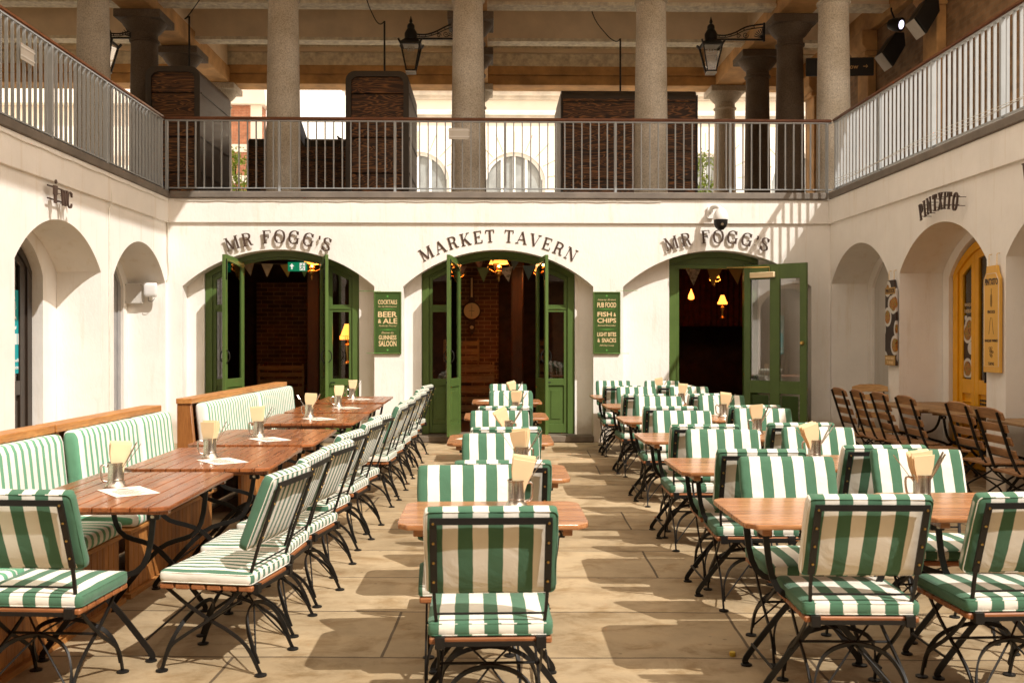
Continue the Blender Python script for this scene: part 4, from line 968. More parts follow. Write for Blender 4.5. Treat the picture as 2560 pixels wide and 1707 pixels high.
text('BASQUE', .18, .045, -.56, 1.87, .041, M['cream'], t); text('CHEESECAKE', .21, .04, -.56, 1.80, .041, M['cream'], t)

# ------------------------------------------------------------------ lettering cut as solid shapes with serifs
def glyph(mb, ch, h, M4, d=.02):
    """draws a serif letter of height h; returns advance width (in h)"""
    th, tn, sf = .15, .055, .05; k = [0]
    def bar(x0, z0, x1, z1, w_):
        k[0] += .0004; mb2.sweep([(x0, -k[0], z0), (x1, -k[0], z1)], w_, d / h, (abs(z1 - z0) + 1e-6, 0, -(x1 - x0) * (1 if z1 > z0 else -1) if abs(z1 - z0) > 1e-6 else 1) if abs(z1 - z0) > 1e-6 else (0, 0, 1))
    def serif(x, z, w_): 
        k[0] += .0004; zz = z + (sf / 2 if z < .5 else -sf / 2); mb2.box(x - w_ / 2, x + w_ / 2, -k[0] - d / h / 2, -k[0] + d / h / 2, zz - sf / 2, zz + sf / 2)
    def curve(pts, f=None):
        k[0] += .0004; P = arcpts([(a, 0, b_) for a, b_ in pts], 6); n = len(P); L = []; Rr = []
        for i, p in enumerate(P):
            t_ = (P[min(n - 1, i + 1)] - P[max(0, i - 1)]).normalized(); nn = Vector((-t_.z, 0, t_.x)); w_ = (tn + (th - tn) * abs(t_.z) ** 1.3) / 2
            L.append(p + nn * w_); Rr.append(p - nn * w_)
        for i in range(n - 1):
            q = [L[i], L[i + 1], Rr[i + 1], Rr[i]]
            vs = [(v.x, -k[0] - d / h / 2, v.z) for v in q] + [(v.x, -k[0] + d / h / 2, v.z) for v in q]
            fs = [(0, 1, 2, 3), (7, 6, 5, 4), (0, 4, 5, 1), (3, 2, 6, 7)]
            if i == 0: fs.append((0, 3, 7, 4))
            if i == n - 2: fs.append((1, 5, 6, 2))
            mb2.add(vs, fs)
    mb2 = MB(); A = .8
    if ch == 'M':
        A = 1.06; bar(.14, .02, .14, .98, tn); bar(.90, .02, .90, .98, th); bar(.15, .98, .52, .04, th * .95); bar(.52, .04, .88, .98, tn)
        for x, w_ in ((.14, .26), (.90, .30)): serif(x, 0, w_)
        serif(.13, 1, .26); serif(.92, 1, .28)
    elif ch == 'N':
        A = .92; bar(.16, .02, .16, .98, tn); bar(.76, .02, .76, .98, tn); bar(.16, .98, .76, .02, th); serif(.16, 0, .26); serif(.13, 1, .24); serif(.76, 1, .26)
    elif ch == 'R':
        A = .86; bar(.2, .02, .2, .98, th); serif(.2, 0, .32); curve([(.1, .972), (.40, .972), (.60, .90), (.66, .74), (.58, .56), (.40, .50), (.22, .50)]); curve([(.42, .50), (.56, .42), (.62, .2), (.70, .04), (.84, .06)])
    elif ch == 'P':
        A = .74; bar(.2, .02, .2, .98, th); serif(.2, 0, .32); curve([(.1, .972), (.40, .972), (.60, .90), (.66, .72), (.58, .52), (.40, .46), (.22, .46)])
    elif ch == 'F':
        A = .74; bar(.2, .02, .2, .98, th); serif(.2, 0, .34); bar(.08, .972, .68, .972, tn); bar(.66, .99, .66, .76, tn); bar(.2, .52, .5, .52, tn); bar(.5, .63, .5, .41, tn)
    elif ch == 'E':
        A = .78; bar(.2, .02, .2, .98, th); bar(.08, .972, .68, .972, tn); bar(.66, .99, .66, .78, tn); bar(.2, .52, .5, .52, tn); bar(.5, .63, .5, .41, tn); bar(.08, .028, .70, .028, tn); bar(.69, .01, .69, .25, tn)
    elif ch == 'T':
        A = .80; bar(.4, .02, .4, .98, th); serif(.4, 0, .34); bar(.06, .972, .74, .972, tn); bar(.07, .99, .07, .74, tn); bar(.73, .99, .73, .74, tn)
    elif ch == 'I':
        A = .42; bar(.2, .02, .2, .98, th); serif(.2, 0, .34); serif(.2, 1, .34)
    elif ch == 'O':
        A = .90; curve([(.44, .995), (.18, .86), (.09, .5), (.18, .14), (.44, .005), (.70, .14), (.79, .5), (.70, .86), (.44, .995)])
    elif ch == 'C':
        A = .82; curve([(.74, .74), (.62, .94), (.40, .99), (.17, .84), (.10, .5), (.17, .16), (.40, .01), (.62, .06), (.74, .28)]); bar(.74, .98, .74, .70, tn)
    elif ch == 'G':
        A = .92; curve([(.72, .74), (.62, .94), (.42, .99), (.17, .84), (.10, .5), (.17, .16), (.42, .01), (.62, .08), (.70, .22)]); bar(.74, .98, .74, .70, tn); bar(.72, .02, .72, .42, th * .9); bar(.52, .44, .86, .44, tn)
    elif ch == 'S':
        A = .70; curve([(.58, .76), (.48, .95), (.32, .985), (.12, .86), (.16, .62), (.36, .50), (.56, .38), (.62, .16), (.44, .015), (.26, .03), (.12, .26)]); bar(.60, .98, .60, .72, tn); bar(.10, .02, .10, .30, tn)
    elif ch == 'A':
        A = .90; bar(.12, .02, .44, .98, tn); bar(.78, .02, .44, .99, th); bar(.24, .34, .64, .34, tn); serif(.12, 0, .26); serif(.78, 0, .30)
    elif ch == 'V':
        A = .88; bar(.12, .98, .44, .02, th); bar(.44, .02, .76, .98, tn); serif(.12, 1, .30); serif(.76, 1, .26)
    elif ch == 'W':
        A = 1.1; bar(.12, .98, .32, .02, th); bar(.32, .02, .52, .98, tn); bar(.5, .98, .72, .02, th); bar(.72, .02, .94, .98, tn); serif(.12, 1, .28); serif(.94, 1, .26)
    elif ch == 'K':
        A = .88; bar(.2, .02, .2, .98, th); serif(.2, 0, .32); serif(.2, 1, .32); bar(.24, .40, .70, .97, tn); bar(.36, .55, .72, .03, th); serif(.70, 1, .24); serif(.74, 0, .28)
    elif ch == 'X':
        A = .84; bar(.14, .98, .68, .02, th); bar(.68, .98, .14, .02, tn); [serif(x, z, .26) for x in (.14, .68) for z in (0, 1)]
    elif ch == "'":
        A = .34; bar(.15, .98, .19, .68, th * .8)
    elif ch == ' ': A = .45
    for v in mb2.v: pass
    S = Matrix.Diagonal((h, h, h, 1))
    mb2.xf(M4 @ S); mb.add(mb2.v, mb2.f); return A
ADV = dict(M=1.06, N=.92, R=.86, P=.74, F=.74, E=.78, T=.80, I=.42, O=.90, C=.82, G=.92, S=.70, A=.90, V=.88, W=1.1, K=.88, X=.84)
ADV["'"] = .34; ADV[' '] = .45
def archsign(s, lab, loc, rz, rad, z0, h, half_deg, stand, condense=1., pins=True, group='arched wall lettering', dep=.018):
    t = thing('sign_lettering', lab, 'sign lettering', loc, rz, group)
    tot = sum(ADV[c] for c in s); acc = 0
    for ch in s:
        a = ADV[ch]; mid = (acc + a / 2) / tot; ang = R(-half_deg + 2 * half_deg * mid); acc += a
        if ch == ' ': continue
        M4 = Matrix.Translation((rad * math.sin(ang), -stand, z0 + rad * math.cos(ang))) @ Matrix.Rotation(ang, 4, 'Y') @ Matrix.Diagonal((condense, 1, 1, 1)) @ Matrix.Translation((-a * h / 2, 0, 0))
        mb = MB(); glyph(mb, ch, h, M4, dep)
        if pins:
            for zz in (.25, .75):
                p0 = M4 @ Vector((a * h * .28, 0, h * zz)); mb.tube([p0, Vector((p0.x, -.002, p0.z))], .004, 5)
        mb.build('letter', M['letter'], t, smooth=0)
    return t
archsign("MR FOGG'S", 'dark serif lettering MR FOGG\'S over the left doorway', (CX[0], WY, 0), 0, 2.105, AZ0, .185, 20.2, .042)
archsign('MARKET TAVERN', 'dark serif lettering MARKET TAVERN over the middle doorway', (CX[1], WY, 0), 0, 2.13, AZ0, .175, 30.5, .006, pins=False, dep=.008)
archsign("MR FOGG'S", 'dark serif lettering MR FOGG\'S over the right doorway', (CX[2] - .02, WY, 0), 0, 2.12, AZ0, .185, 20.2, .034)
SR = (1.045 ** 2 + .485 ** 2) / (2 * .485); SZ = 2.75 - SR
archsign('PINTXITO', 'dark standoff lettering PINTXITO over the yellow door recess', (XR, 10.50, 0), R(-90), SR + .10, SZ, .18, 17.5, .12, .68)
archsign('W', 'dark letter of a sign cut off at the right picture edge', (XR, 8.70, 0), R(-90), SR + .10, SZ, .2, 8, .12, 1.)
t = archsign('WC', 'dark standoff WC lettering and figure above the near left recess', (XL, 10.66, 0), R(90), SR + .13, SZ, .17, 4.6, .09, .9)
mb = MB(); mb.lathe([(.001, 0), (.022, 0), (.022, .012), (.001, .012)], 14).xf(Matrix.Translation((-.30, -.10, SZ + SR + .35)) @ Matrix.Rotation(R(90), 4, 'X'))
mb.prism([(-.34, SZ + SR + .31), (-.26, SZ + SR + .31), (-.265, SZ + SR + .22), (-.28, SZ + SR + .21), (-.28, SZ + SR + .13), (-.32, SZ + SR + .13), (-.32, SZ + SR + .21), (-.335, SZ + SR + .22)], 'y', -.11, -.09)
mb.box(-.36, .0, -.05, -.04, SZ + SR + .30, SZ + SR + .315); mb.box(-.36, .0, -.05, -.04, SZ + SR + .17, SZ + SR + .185); mb.build('figure', M['letter'], t)

# ------------------------------------------------------------------ green sign boards
def board(x, lab, lines):
    t = thing('sign_board', lab, 'sign board', (x, WY, 0), 0, 'green painted sign boards')
    z0, z1, hw_ = 1.262, 2.148, .195
    MB().box(-hw_ + .015, hw_ - .015, -.022, -.002, z0 + .015, z1 - .015).build('panel', M['green_dk'], t)
    mb = MB(); mb.box(-hw_, -hw_ + .018, -.034, -.001, z0, z1); mb.box(hw_ - .018, hw_, -.034, -.001, z0, z1); mb.box(-hw_ + .018, hw_ - .018, -.0335, -.001, z1 - .018, z1); mb.box(-hw_ + .018, hw_ - .018, -.0335, -.001, z0, z0 + .018)
    mb.build('moulding', M['green'], t, bevel=.004)
    for (s, w_, h_, u, kind) in lines:
        cz = z1 - u * (z1 - z0)
        if kind == 'line':
            mb = MB(); mb.prism([(-.13, cz), (0, cz - .005), (.13, cz), (0, cz + .005)], 'y', -.0245, -.0222); mb.build('flourish', M['green_lt'], t)
        elif kind == 'orn':
            mb = MB(); sg = 1 if u < .5 else -1
            mb.tube([(a, -.024, cz + .008 * math.sin(a * 60)) for a in frange(-.135, .135, 40)], .0022, 5)
            for k in (-.07, .07): mb.tube([(k + .012 * (1 - q / 18) * math.cos(q), -.024, cz + .012 * (1 - q / 18) * math.sin(q)) for q in range(14)], .002, 5)
            mb.lathe([(.012, 0), (.012, .003)], 10).xf(Matrix.Translation((0, -.022, cz)) @ Matrix.Rotation(R(90), 4, 'X')); mb.build('flourish', M['green_lt'], t)
        else: text(s, w_, h_, kind[1] if isinstance(kind, tuple) else 0, cz, -.0225, M['cream'], t, offset=.02 if kind != 'it' else 0., shear=.35 if kind == 'it' else 0, depth=.003)
board(-1.46, 'green sign board reading Cocktails, Beer and Ale, left of middle doorway',
      [('', 0, 0, .075, 'orn'), ('COCKTAILS', .27, .062, .168, 'b'), ('for the Adventurous', .26, .022, .238, 'it'), ('', 0, 0, .283, 'line'), ('BEER', .27, .078, .365, 'b'), ('&', .045, .06, .472, ('b', -.112)), ('ALE', .205, .076, .47, ('b', .035)),
       ('Perfectly Poured', .25, .028, .552, 'it'), ('', 0, 0, .61, 'line'), ('Discover the', .17, .026, .658, 'it'), ('GUINNESS', .25, .064, .735, 'b'), ('SALOON', .25, .078, .832, 'b'), ('', 0, 0, .935, 'orn')])
board(1.66, 'green sign board reading Pub Food, Fish and Chips, right of middle doorway',
      [('', 0, 0, .065, 'orn'), ('Hearty British', .26, .03, .132, 'it'), ('PUB FOOD', .27, .072, .212, 'b'), ('', 0, 0, .28, 'line'), ('FISH', .205, .066, .362, ('b', -.03)), ('&', .035, .05, .368, ('b', .115)), ('CHIPS', .27, .068, .462, 'b'),
       ('Served Everyday', .26, .03, .545, 'it'), ('', 0, 0, .605, 'line'), ('LIGHT BITES', .27, .058, .685, 'b'), ('&', .035, .055, .78, ('b', -.115)), ('SNACKS', .205, .064, .78, ('b', .032)), ('All Day Long', .21, .028, .865, 'it'), ('', 0, 0, .94, 'orn')])
# hanging boards on the right wall piers
def hang(y, lab, mat, yellow):
    t = thing('hanging_board', lab, 'sign board', (XR, y, 0), R(-90), 'hanging boards on the right wall')
    hw_ = .155; z0, z1 = 1.16, 2.19
    P = [(-hw_, z0), (hw_, z0), (hw_, z1 - .13), (hw_ - .05, z1 - .06), (hw_ - .06, z1), (-hw_ + .06, z1), (-hw_ + .05, z1 - .06), (-hw_, z1 - .13)]
    MB().prism(P, 'y', -.045, -.015).build('board', mat, t, bevel=.003)
    mb = MB()
    for s in (-1, 1):
        for k in range(4): mb.tube([(s * .075 + .006 * math.cos(a), -.03, z1 + .015 + k * .026 + .012 * math.sin(a)) for a in frange(0, 2 * PI, 8)], .002, 4)
        mb.tube([(s * .075, -.03, z1 + .11), (s * .075, -.001, z1 + .115)], .004, 5)
    mb.build('chain', M['brass'], t)
    if yellow:
        Q = [(a * .9, z1 - (z1 - b_) * .955 - .03) for a, b_ in P[2:8]]; mb = MB(); R_ = [(-hw_ + .018, z0 + .06), (hw_ - .018, z0 + .06), (hw_ - .018, z1 - .145), (hw_ - .068, z1 - .075), (-hw_ + .068, z1 - .075), (-hw_ + .018, z1 - .145)]
        mb.sweep([(a, -.0465, b_) for a, b_ in R_], .005, .003, (0, 1, 0), True); mb.build('border', M['white'], t)
        text('PINTXITO', .25, .065, 0, z1 - .155, -.0455, M['letter'], t, offset=.03); text('PINTXOS', .14, .03, 0, z1 - .445, -.0455, M['letter'], t, offset=.01); text('BASQUE WINES', .24, .03, 0, z1 - .725, -.0455, M['letter'], t, offset=.01); text('TAPAS', .11, .03, 0, z1 - .945, -.0455, M['letter'], t, offset=.01)
        mb = MB(); r2 = random.Random(3)
        mb.tube([(0, -.047, z1 - .22), (0, -.047, z1 - .40)], .0018, 4)
        for k in range(6): mb.tube([(.018 * math.cos(a), -.047, z1 - .29 - k * .018 + .01 * math.sin(a)) for a in frange(0, 2 * PI, 8)], .0014, 4)
        for s in (-1, 1):
            mb.tube([(s * .012, -.047, z1 - .50), (s * .022, -.047, z1 - .54), (s * .035, -.047, z1 - .62), (s * .045, -.047, z1 - .66)], .0016, 4)
        for k in range(9): cx, cz = r2.uniform(-.03, .03), z1 - .83 + r2.uniform(-.05, .05); mb.tube([(cx + .015 * math.cos(a), -.047, cz + .012 * math.sin(a)) for a in frange(0, 2 * PI, 8)], .0014, 4)
        mb.build('line_drawing', M['letter'], t)
    else:
        MB().box(-hw_ + .002, hw_ - .002, -.0475, -.046, z1 - .17, z1 - .09).build('title_strip', M['tan'], t); text('PINTXOS', .26, .05, 0, z1 - .13, -.048, M['letter'], t, offset=.02)
        MB().box(-hw_ + .002, hw_ - .002, -.0475, -.046, z0 + .002, z0 + .12).build('title_strip', M['tan'], t); text('PINTXOS MADE', .26, .035, 0, z0 + .085, -.048, M['cream'], t, offset=.01); text('TO SHARE', .2, .035, 0, z0 + .035, -.048, M['cream'], t, offset=.01)
hang(9.51, 'yellow hanging board reading PINTXITO beside the yellow door', M['board_yellow'], True)
hang(11.94, 'dark hanging board with food photographs on the farther pier', M['food'], False)

# ------------------------------------------------------------------ dome camera, boxes, cables
t = thing('dome_camera', 'white dome security camera above the right doorway', 'camera', (3.16, WY - .075, 3.31)); t.scale = (.78, .78, .78)
MB().box(-.09, .03, -.0, .04, -.16, .06).build('mount_plate', M['white'], t, bevel=.01)
MB().tube(arcpts([(-.03, 0, -.02), (-.02, -.12, .03), (.05, -.22, .03), (.09, -.26, -.03)]), .04, 12).build('arm', M['white'], t)
MB().lathe([(.045, .0), (.09, -.04), (.125, -.11), (.135, -.19), (.13, -.21)], 28, (.09, -.28, -.0)).build('housing', M['white'], t)
MB().lathe([(.125, -.211), (.122, -.28), (.10, -.34), (.055, -.385), (.01, -.40)], 28, (.09, -.28, 0)).build('dome', M['black'], t)
MB().lathe([(.03, 0), (.025, .02)], 16).xf(Matrix.Translation((.09, -.395, -.30)) @ Matrix.Rotation(R(100), 4, 'X')).build('lens', M['steel'], t)
t = thing('junction_box', 'square beige junction box in the far left recess', 'junction box', (-4.99, 14.12, 2.11))
MB().box(-.125, .125, -.09, .0, -.14, .14).build('box', M['plaster_grey'], t, bevel=.008)
mb = MB(); [mb.lathe([(.006, 0), (.006, .004)], 8).xf(Matrix.Identity(4)) for _ in ()]
for a in (-1, 1):
    for b_ in (-1, 1): mb.box(a * .105 - .005, a * .105 + .005, -.093, -.0901, b_ * .12 - .005, b_ * .12 + .005)
mb.build('screw', M['ink'], t)
t = thing('wifi_box', 'white rounded antenna box beside the beige junction box', 'antenna box', (-4.74, 14.0, 2.16))
rbox(0, 0, 0, .19, .06, .20, .028, 10).build('box', M['white'], t)
MB().tube(arcpts([(-.03, 0, -.1), (-.03, .0, -.15), (.02, .01, -.16), (.04, .04, -.12)]), .004, 6).build('cable', M['black'], t)
MB().tube([(0, .03, 0), (-.08, .12, 0)], .02).build('bracket', M['white'], t)
pts = []
for k in range(70):
    x = XL + .12 + k * (6.9 / 69); pts.append((x, WY - .045, TOP - .035 - .007 * abs(math.sin(k * .5)) - .004 * math.sin(k * 1.7)))
mb = MB().tube(pts, .006, 6)
for k in range(3, 70, 6): mb.tube([pts[k], (pts[k][0] - .03, WY - .05, pts[k][2] - .03)], .003, 4)
tag(mb.build('cable', M['cable']), 'thin white cable looping under the coping of the back wall', 'cable')
mb = MB().tube(arcpts([(XL + .02, WY - .04, 3.4), (XL + .03, WY - .03, 3.1), (XL + .025, WY - .02, 2.7), (XL + .03, WY - .02, 2.35), (XL - .1, WY - .09, 2.28), (XL - .45, WY - .1, 2.36)]), .009, 8)
tag(mb.build('cable', M['cable']), 'white conduit running down the left corner of the back wall', 'cable')
mb = MB().tube([(XL + .012, 12.05, TOP), (XL + .04, 12.05, 3.12), (XL + .012, 12.05, 3.05), (XL + .012, 12.05, .0)], .008, 8)
tag(mb.build('conduit', M['cable']), 'thin white conduit down the pier of the left wall', 'cable')
pts = [(XL + .045, y, TOP - .05 - .012 * abs(math.sin(y * 4))) for y in frange(6, 14.1, 70)]
tag(MB().tube(pts, .006, 6).build('cable', M['cable']), 'thin white cable under the coping of the left wall', 'cable')
for (loc, rz, lab) in (((-.45, WY + .0, 4.40), 0, 'small white notice plate wired to the centre of the back railing'), ((XL - .02, 9.95, 4.55 - .25), R(90), 'small white notice plate wired to the left side railing')):
    t = thing('notice_plate', lab, 'notice plate', loc, rz, 'notice plates on the railings')
    MB().box(-.14, .14, -.03, -.022, -.09, .07).build('plate', M['plaster_grey'], t); mb = MB(); mb.box(-.15, .15, -.036, -.031, .03, .045); mb.box(-.15, .15, -.036, -.031, -.06, -.045); mb.build('bracket', M['white'], t)
mb = MB()
for q in range(3):
    mb.tube([(XR - .005 - .004 * q, y, FL + .12 + .02 * q + .02 * math.sin(y * 1.7 + q) + .0 * y) for y in frange(6, 14.0, 60)], .003, 4)
tag(mb.build('wire', M['cable']), 'loose white wires strung along the right side railing', 'wire')
tag(rbox(-5.35, 16.05, FL + .28, .22, .2, .55, .05, 8).build('water_container', plain('blue_plastic', (.06, .08, .16), .5)), 'dark blue container standing before the left kiosk', 'container')

# ------------------------------------------------------------------ chairs
def bistro_chair(name, label, mat, piping, back, loc=(0, 0, 0), rz=0):
    t = thing(name, label, 'chair', loc, rz)
    bl = math.atan2(.12, .305)
    b_ = rbox(0, 0, 0, .485, .054, .352, .022, 16, puff=.006, wr=.0035)
    b_.xf(Matrix.Translation((0, -.245, .728)) @ Matrix.Rotation(bl, 4, 'X')); bc = b_.build('back_cushion', back, t, smooth=60)
    rim = lambda hx, hz, y: [(sx * (hx - cr * (1 - math.cos(a))) if False else 0, y, 0) for sx in (1,) for cr in (0,) for a in (0,)]
    def loop(hx, hy, r_, n=5):
        out = []
        for cx, cy, a0 in ((hx - r_, hy - r_, 0), (-hx + r_, hy - r_, 90), (-hx + r_, -hy + r_, 180), (hx - r_, -hy + r_, 270)):
            out += [(cx + r_ * math.cos(R(a0 + 90 * k / n)), cy + r_ * math.sin(R(a0 + 90 * k / n))) for k in range(n + 1)]
        return out
    mb = MB(); mb.tube([(x, -.021, z) for x, z in loop(.238, .171, .022)], .0025, 5, True); mb.xf(Matrix.Translation((0, -.245, .728)) @ Matrix.Rotation(bl, 4, 'X')); mb.build('piping', piping, bc)
    s_ = rbox(0, -.005, .432, .462, .44, .058, .022, 18, puff=.007, wr=.0045, seed=5).build('seat_cushion', mat, t, smooth=60)
    mb = MB(); mb.tube([(x, y - .005, .452) for x, y in loop(.228, .217, .024)], .0025, 5, True); mb.tube([(x, y - .005, .411) for x, y in loop(.228, .217, .024)], .0025, 5, True); mb.build('piping', piping, s_)
    mb = MB()
    for k in range(6):
        y0 = -.225 + k * .0745; mb.box(-.225, .225, y0, y0 + .066, .378, .402)
    mb.build('seat', M['seatwood'], t, bevel=.005)
    mb = MB()
    for s in (-1, 1):
        mb.sweep([(s * .206, -.345, .848), (s * .206, -.327, .80), (s * .206, -.246, .575)], .026, .009, (1, 0, 0))
        mb.sweep(arcpts([(s * .206, -.246, .575), (s * .203, -.226, .51), (s * .196, -.20, .43)]), .012, .012, (1, 0, 0))
    mb.sweep([(-.218, -.3465, .850), (.218, -.3465, .850)], .024, .009, (0, .0, 1)); mb.tube([(-.202, -.222, .490), (.202, -.222, .490)], .0045, 6)
    mb.box(-.20, .20, -.240, -.230, .374, .390)
    for s in (-1, 1): mb.box(s * .185 - .018, s * .185 + .018, -.245, -.20, .366, .408)
    bf = mb.build('back_frame', M['black'], t)
    sm = None
    for s in (-1, 1):
        for k in range(4):
            z = .842 - k * .075; y = -.345 + (.848 - z) * .36 - .007
            if sm is None: sm = MB().lathe([(.0055, 0), (.004, .004)], 8).xf(Matrix.Rotation(R(90), 4, 'X')).build('stud', M['brass'], bf)
            else: c = sm.copy(); C.objects.link(c); sm_ = c
            (sm if (s == -1 and k == 0) else sm_).location = (s * .206, y, z)
    legs(t)
    return t
def legs(t, arches=True):
    for s in (-1, 1):
        A = arcpts([(s * .196, -.20, .43), (s * .197, -.12, .335), (s * .198, 0, .235), (s * .199, .10, .17), (s * .20, .175, .11), (s * .20, .215, .006)], 5)
        B = arcpts([(s * .178, .205, .376), (s * .180, .11, .305), (s * .184, 0, .240), (s * .187, -.10, .190), (s * .19, -.185, .125), (s * .19, -.250, .006)], 5)
        for P in (A, B):
            mb = MB().sweep(P, .009, .0145, (1, 0, 0)); e = P[-1]; mb.lathe([(.027, 0), (.027, .006), (.012, .011)], 12, (e.x, e.y, 0.001)); mb.build('leg', M['black'], t)
    if arches:
        mb = MB()
        for sy, xx, yo in ((-1, .183, .235), (1, .193, .205)):
            P = arcpts([(-xx, sy * yo, .05), (-xx + .003, sy * (yo - .03), .13), (-xx + .035, sy * (yo - .065), .205), (-.09, sy * (yo - .09), .25), (0, sy * (yo - .10), .268), (.09, sy * (yo - .09), .25), (xx - .035, sy * (yo - .065), .205), (xx - .003, sy * (yo - .03), .13), (xx, sy * yo, .05)], 3)
            mb.sweep(P, .018, .008, (0, sy * .35, 1))
        for s in (-1, 1): mb.tube([(s * .183, -.225, .06), (0, -.135, .268), (-s * .16, .03, .37)], .0045, 6)
        mb.build('arched_brace', M['black'], t)
    MB().tube([(-.2, 0, .236), (.2, 0, .236)], .006, 8).build('pivot_bar', M['black'], t)
wide0 = bistro_chair('striped_chair', 'x', M['wide'], M['wide'], M['wide'])
nar0 = bistro_chair('striped_chair', 'x', M['narrow'], M['cloth_white'], M['narrow_back'])
used = set()
def place(proto, x, y, rz, label, group):
    rz += R(rnd.uniform(-4, 4)); x += rnd.uniform(-.012, .012); y += rnd.uniform(-.012, .012)
    if proto.name not in used:
        used.add(proto.name); proto.location = (x, y, 0); proto.rotation_euler = (0, 0, rz); proto['label'] = label; proto['group'] = group; return proto
    return dup(proto, (x, y, 0), rz, label, group)
ORD = ['front', 'second', 'third', 'fourth', 'fifth', 'sixth']
MID = [(0, -.006, 3.556, 'n'), (0, -.086, 4.726, 'f'), (1, .055, 4.894, 'n'), (1, .081, 6.272, 'f'), (2, .086, 6.703, 'n'), (2, .095, 8.202, 'f'), (3, .151, 8.729, 'n'), (3, .222, 11.057, 'f'), (4, .24, 11.25, 'n'), (4, .233, 12.868, 'f')]
for i, x, y, s in MID:
    lab = 'wide striped chair on %s side of the %s table, middle row' % ('near' if s == 'n' else 'far', ORD[i])
    if i == 0 and s == 'n': lab = 'wide striped chair seen from behind at bottom centre, front of the middle row'
    place(wide0, x, y + .32 if s == 'n' else y - .30, 0 if s == 'n' else PI, lab, 'wide striped chairs along the middle tables')
RGT = [(0, 'n', 0, 1.47, 3.791), (0, 'n', 1, 2.12, 3.821), (0, 'f', 0, 1.499, 5.018), (0, 'f', 1, 2.272, 5.35), (1, 'n', 0, 1.491, 5.344), (1, 'n', 1, 2.20, 5.53), (1, 'f', 0, 1.517, 6.527), (1, 'f', 1, 2.195, 6.657),
       (2, 'n', 0, 1.498, 6.887), (2, 'n', 1, 2.202, 6.99), (2, 'f', 0, 1.565, 8.17), (2, 'f', 1, 2.301, 8.43), (3, 'n', 0, 1.589, 8.698), (3, 'n', 1, 2.335, 8.80), (3, 'f', 0, 1.713, 10.191), (3, 'f', 1, 2.394, 10.332),
       (4, 'n', 0, 1.634, 10.585), (4, 'n', 1, 2.355, 10.669), (4, 'f', 0, 1.768, 12.10), (4, 'f', 1, 2.444, 12.15), (5, 'n', 0, 1.644, 12.409), (5, 'n', 1, 2.339, 12.498), (5, 'f', 0, 1.728, 13.85), (5, 'f', 1, 2.36, 13.80)]
for i, s, c, x, y in RGT:
    lab = 'wide striped chair, %s side of %s %s table, right block' % ('near' if s == 'n' else 'far', ORD[i], 'left' if c == 0 else 'right')
    place(wide0, x, y + .32 if s == 'n' else y - .30, 0 if s == 'n' else PI, lab, 'wide striped chairs in the right block of tables')
LFT = [(-.973, 4.761), (-.972, 5.315), (-.917, 5.875), (-.93, 6.54), (-.913, 7.35), (-.905, 7.92), (-.866, 9.12), (-.841, 9.715), (-.83, 10.5), (-.828, 11.15), (-.836, 11.85), (-.849, 12.75)]
NUM = ['nearest', 'second', 'third', 'fourth', 'fifth', 'sixth', 'seventh', 'eighth', 'ninth', 'tenth', 'eleventh', 'farthest']
for i, (x, y) in enumerate(LFT):
    place(nar0, x - .25, y - .09, PI / 2 - R(8), 'narrow striped chair facing the bench, %s in the left aisle line' % NUM[i], 'narrow striped chairs facing the long bench')
o = place(wide0, -1.86, 4.30, R(-3), 'wide striped chair seen from behind at the near end of the left tables', 'wide striped chair at the end of the left tables')

# slatted wooden chairs
def wood_chair(label, loc, rz, mat):
    t = thing('wooden_chair', label, 'chair', loc, rz, 'brown slatted folding chairs by the right wall')
    for k in range(4):
        z = .895 - k * .105; y = -.335 + (.90 - z) * .36; h_ = .035 if k else .04
        P = [(-.22, -h_), (.22, -h_), (.22, h_ * .6), (.12, h_ + (.012 if k == 0 else 0)), (0, h_ + (.016 if k == 0 else 0)), (-.12, h_ + (.012 if k == 0 else 0)), (-.22, h_ * .6)]
        if k: P = [(-.215, -h_), (.215, -h_), (.215, h_), (-.215, h_)]
        MB().prism(P, 'y', -.009, .009).xf(Matrix.Translation((0, y, z - .02)) @ Matrix.Rotation(R(20), 4, 'X')).build('back_slat', mat, t, bevel=.004)
    mb = MB()
    for s in (-1, 1):
        mb.sweep([(s * .17, -.36, .90), (s * .17, -.25, .56), (s * .185, -.20, .43)], .011, .022, (1, 0, 0))
    mb.tube([(-.17, -.24, .53), (.17, -.24, .53)], .005, 6)
    for s in (-1, 1): mb.box(s * .17 - .006, s * .17 + .006, -.2, .2, .368, .385)
    mb.build('back_frame', M['black'], t)
    for k in range(7):
        y0 = -.20 + k * .062; MB().box(-.21, .21, y0, y0 + .052, .386, .405).build('seat_slat', mat, t, bevel=.004)
    legs(t, False); return t
wc = wood_chair('slatted brown chair nearest the camera along the right wall', (4.41, 8.05, 0), R(-90), M['oldchair'])
for x, y, lab in ((4.50, 8.80, 'slatted brown chair second from the camera along the right wall'), (4.43, 9.75, 'slatted brown chair third from the camera along the right wall'), (4.42, 10.38, 'slatted brown chair fourth from the camera along the right wall'),
                  (4.37, 10.85, 'slatted brown chair fifth from the camera along the right wall'), (4.31, 11.27, 'slatted brown chair farthest along the right wall, seen in profile')):
    dup(wc, (x, y, 0), R(-90) + R(rnd.uniform(-3, 3)), lab)
wood_chair('pale slatted chair facing the camera at the end of the wall tables', (4.64, 11.74, .0), R(180), M['paleslat'])['group'] = 'pale slatted chair'

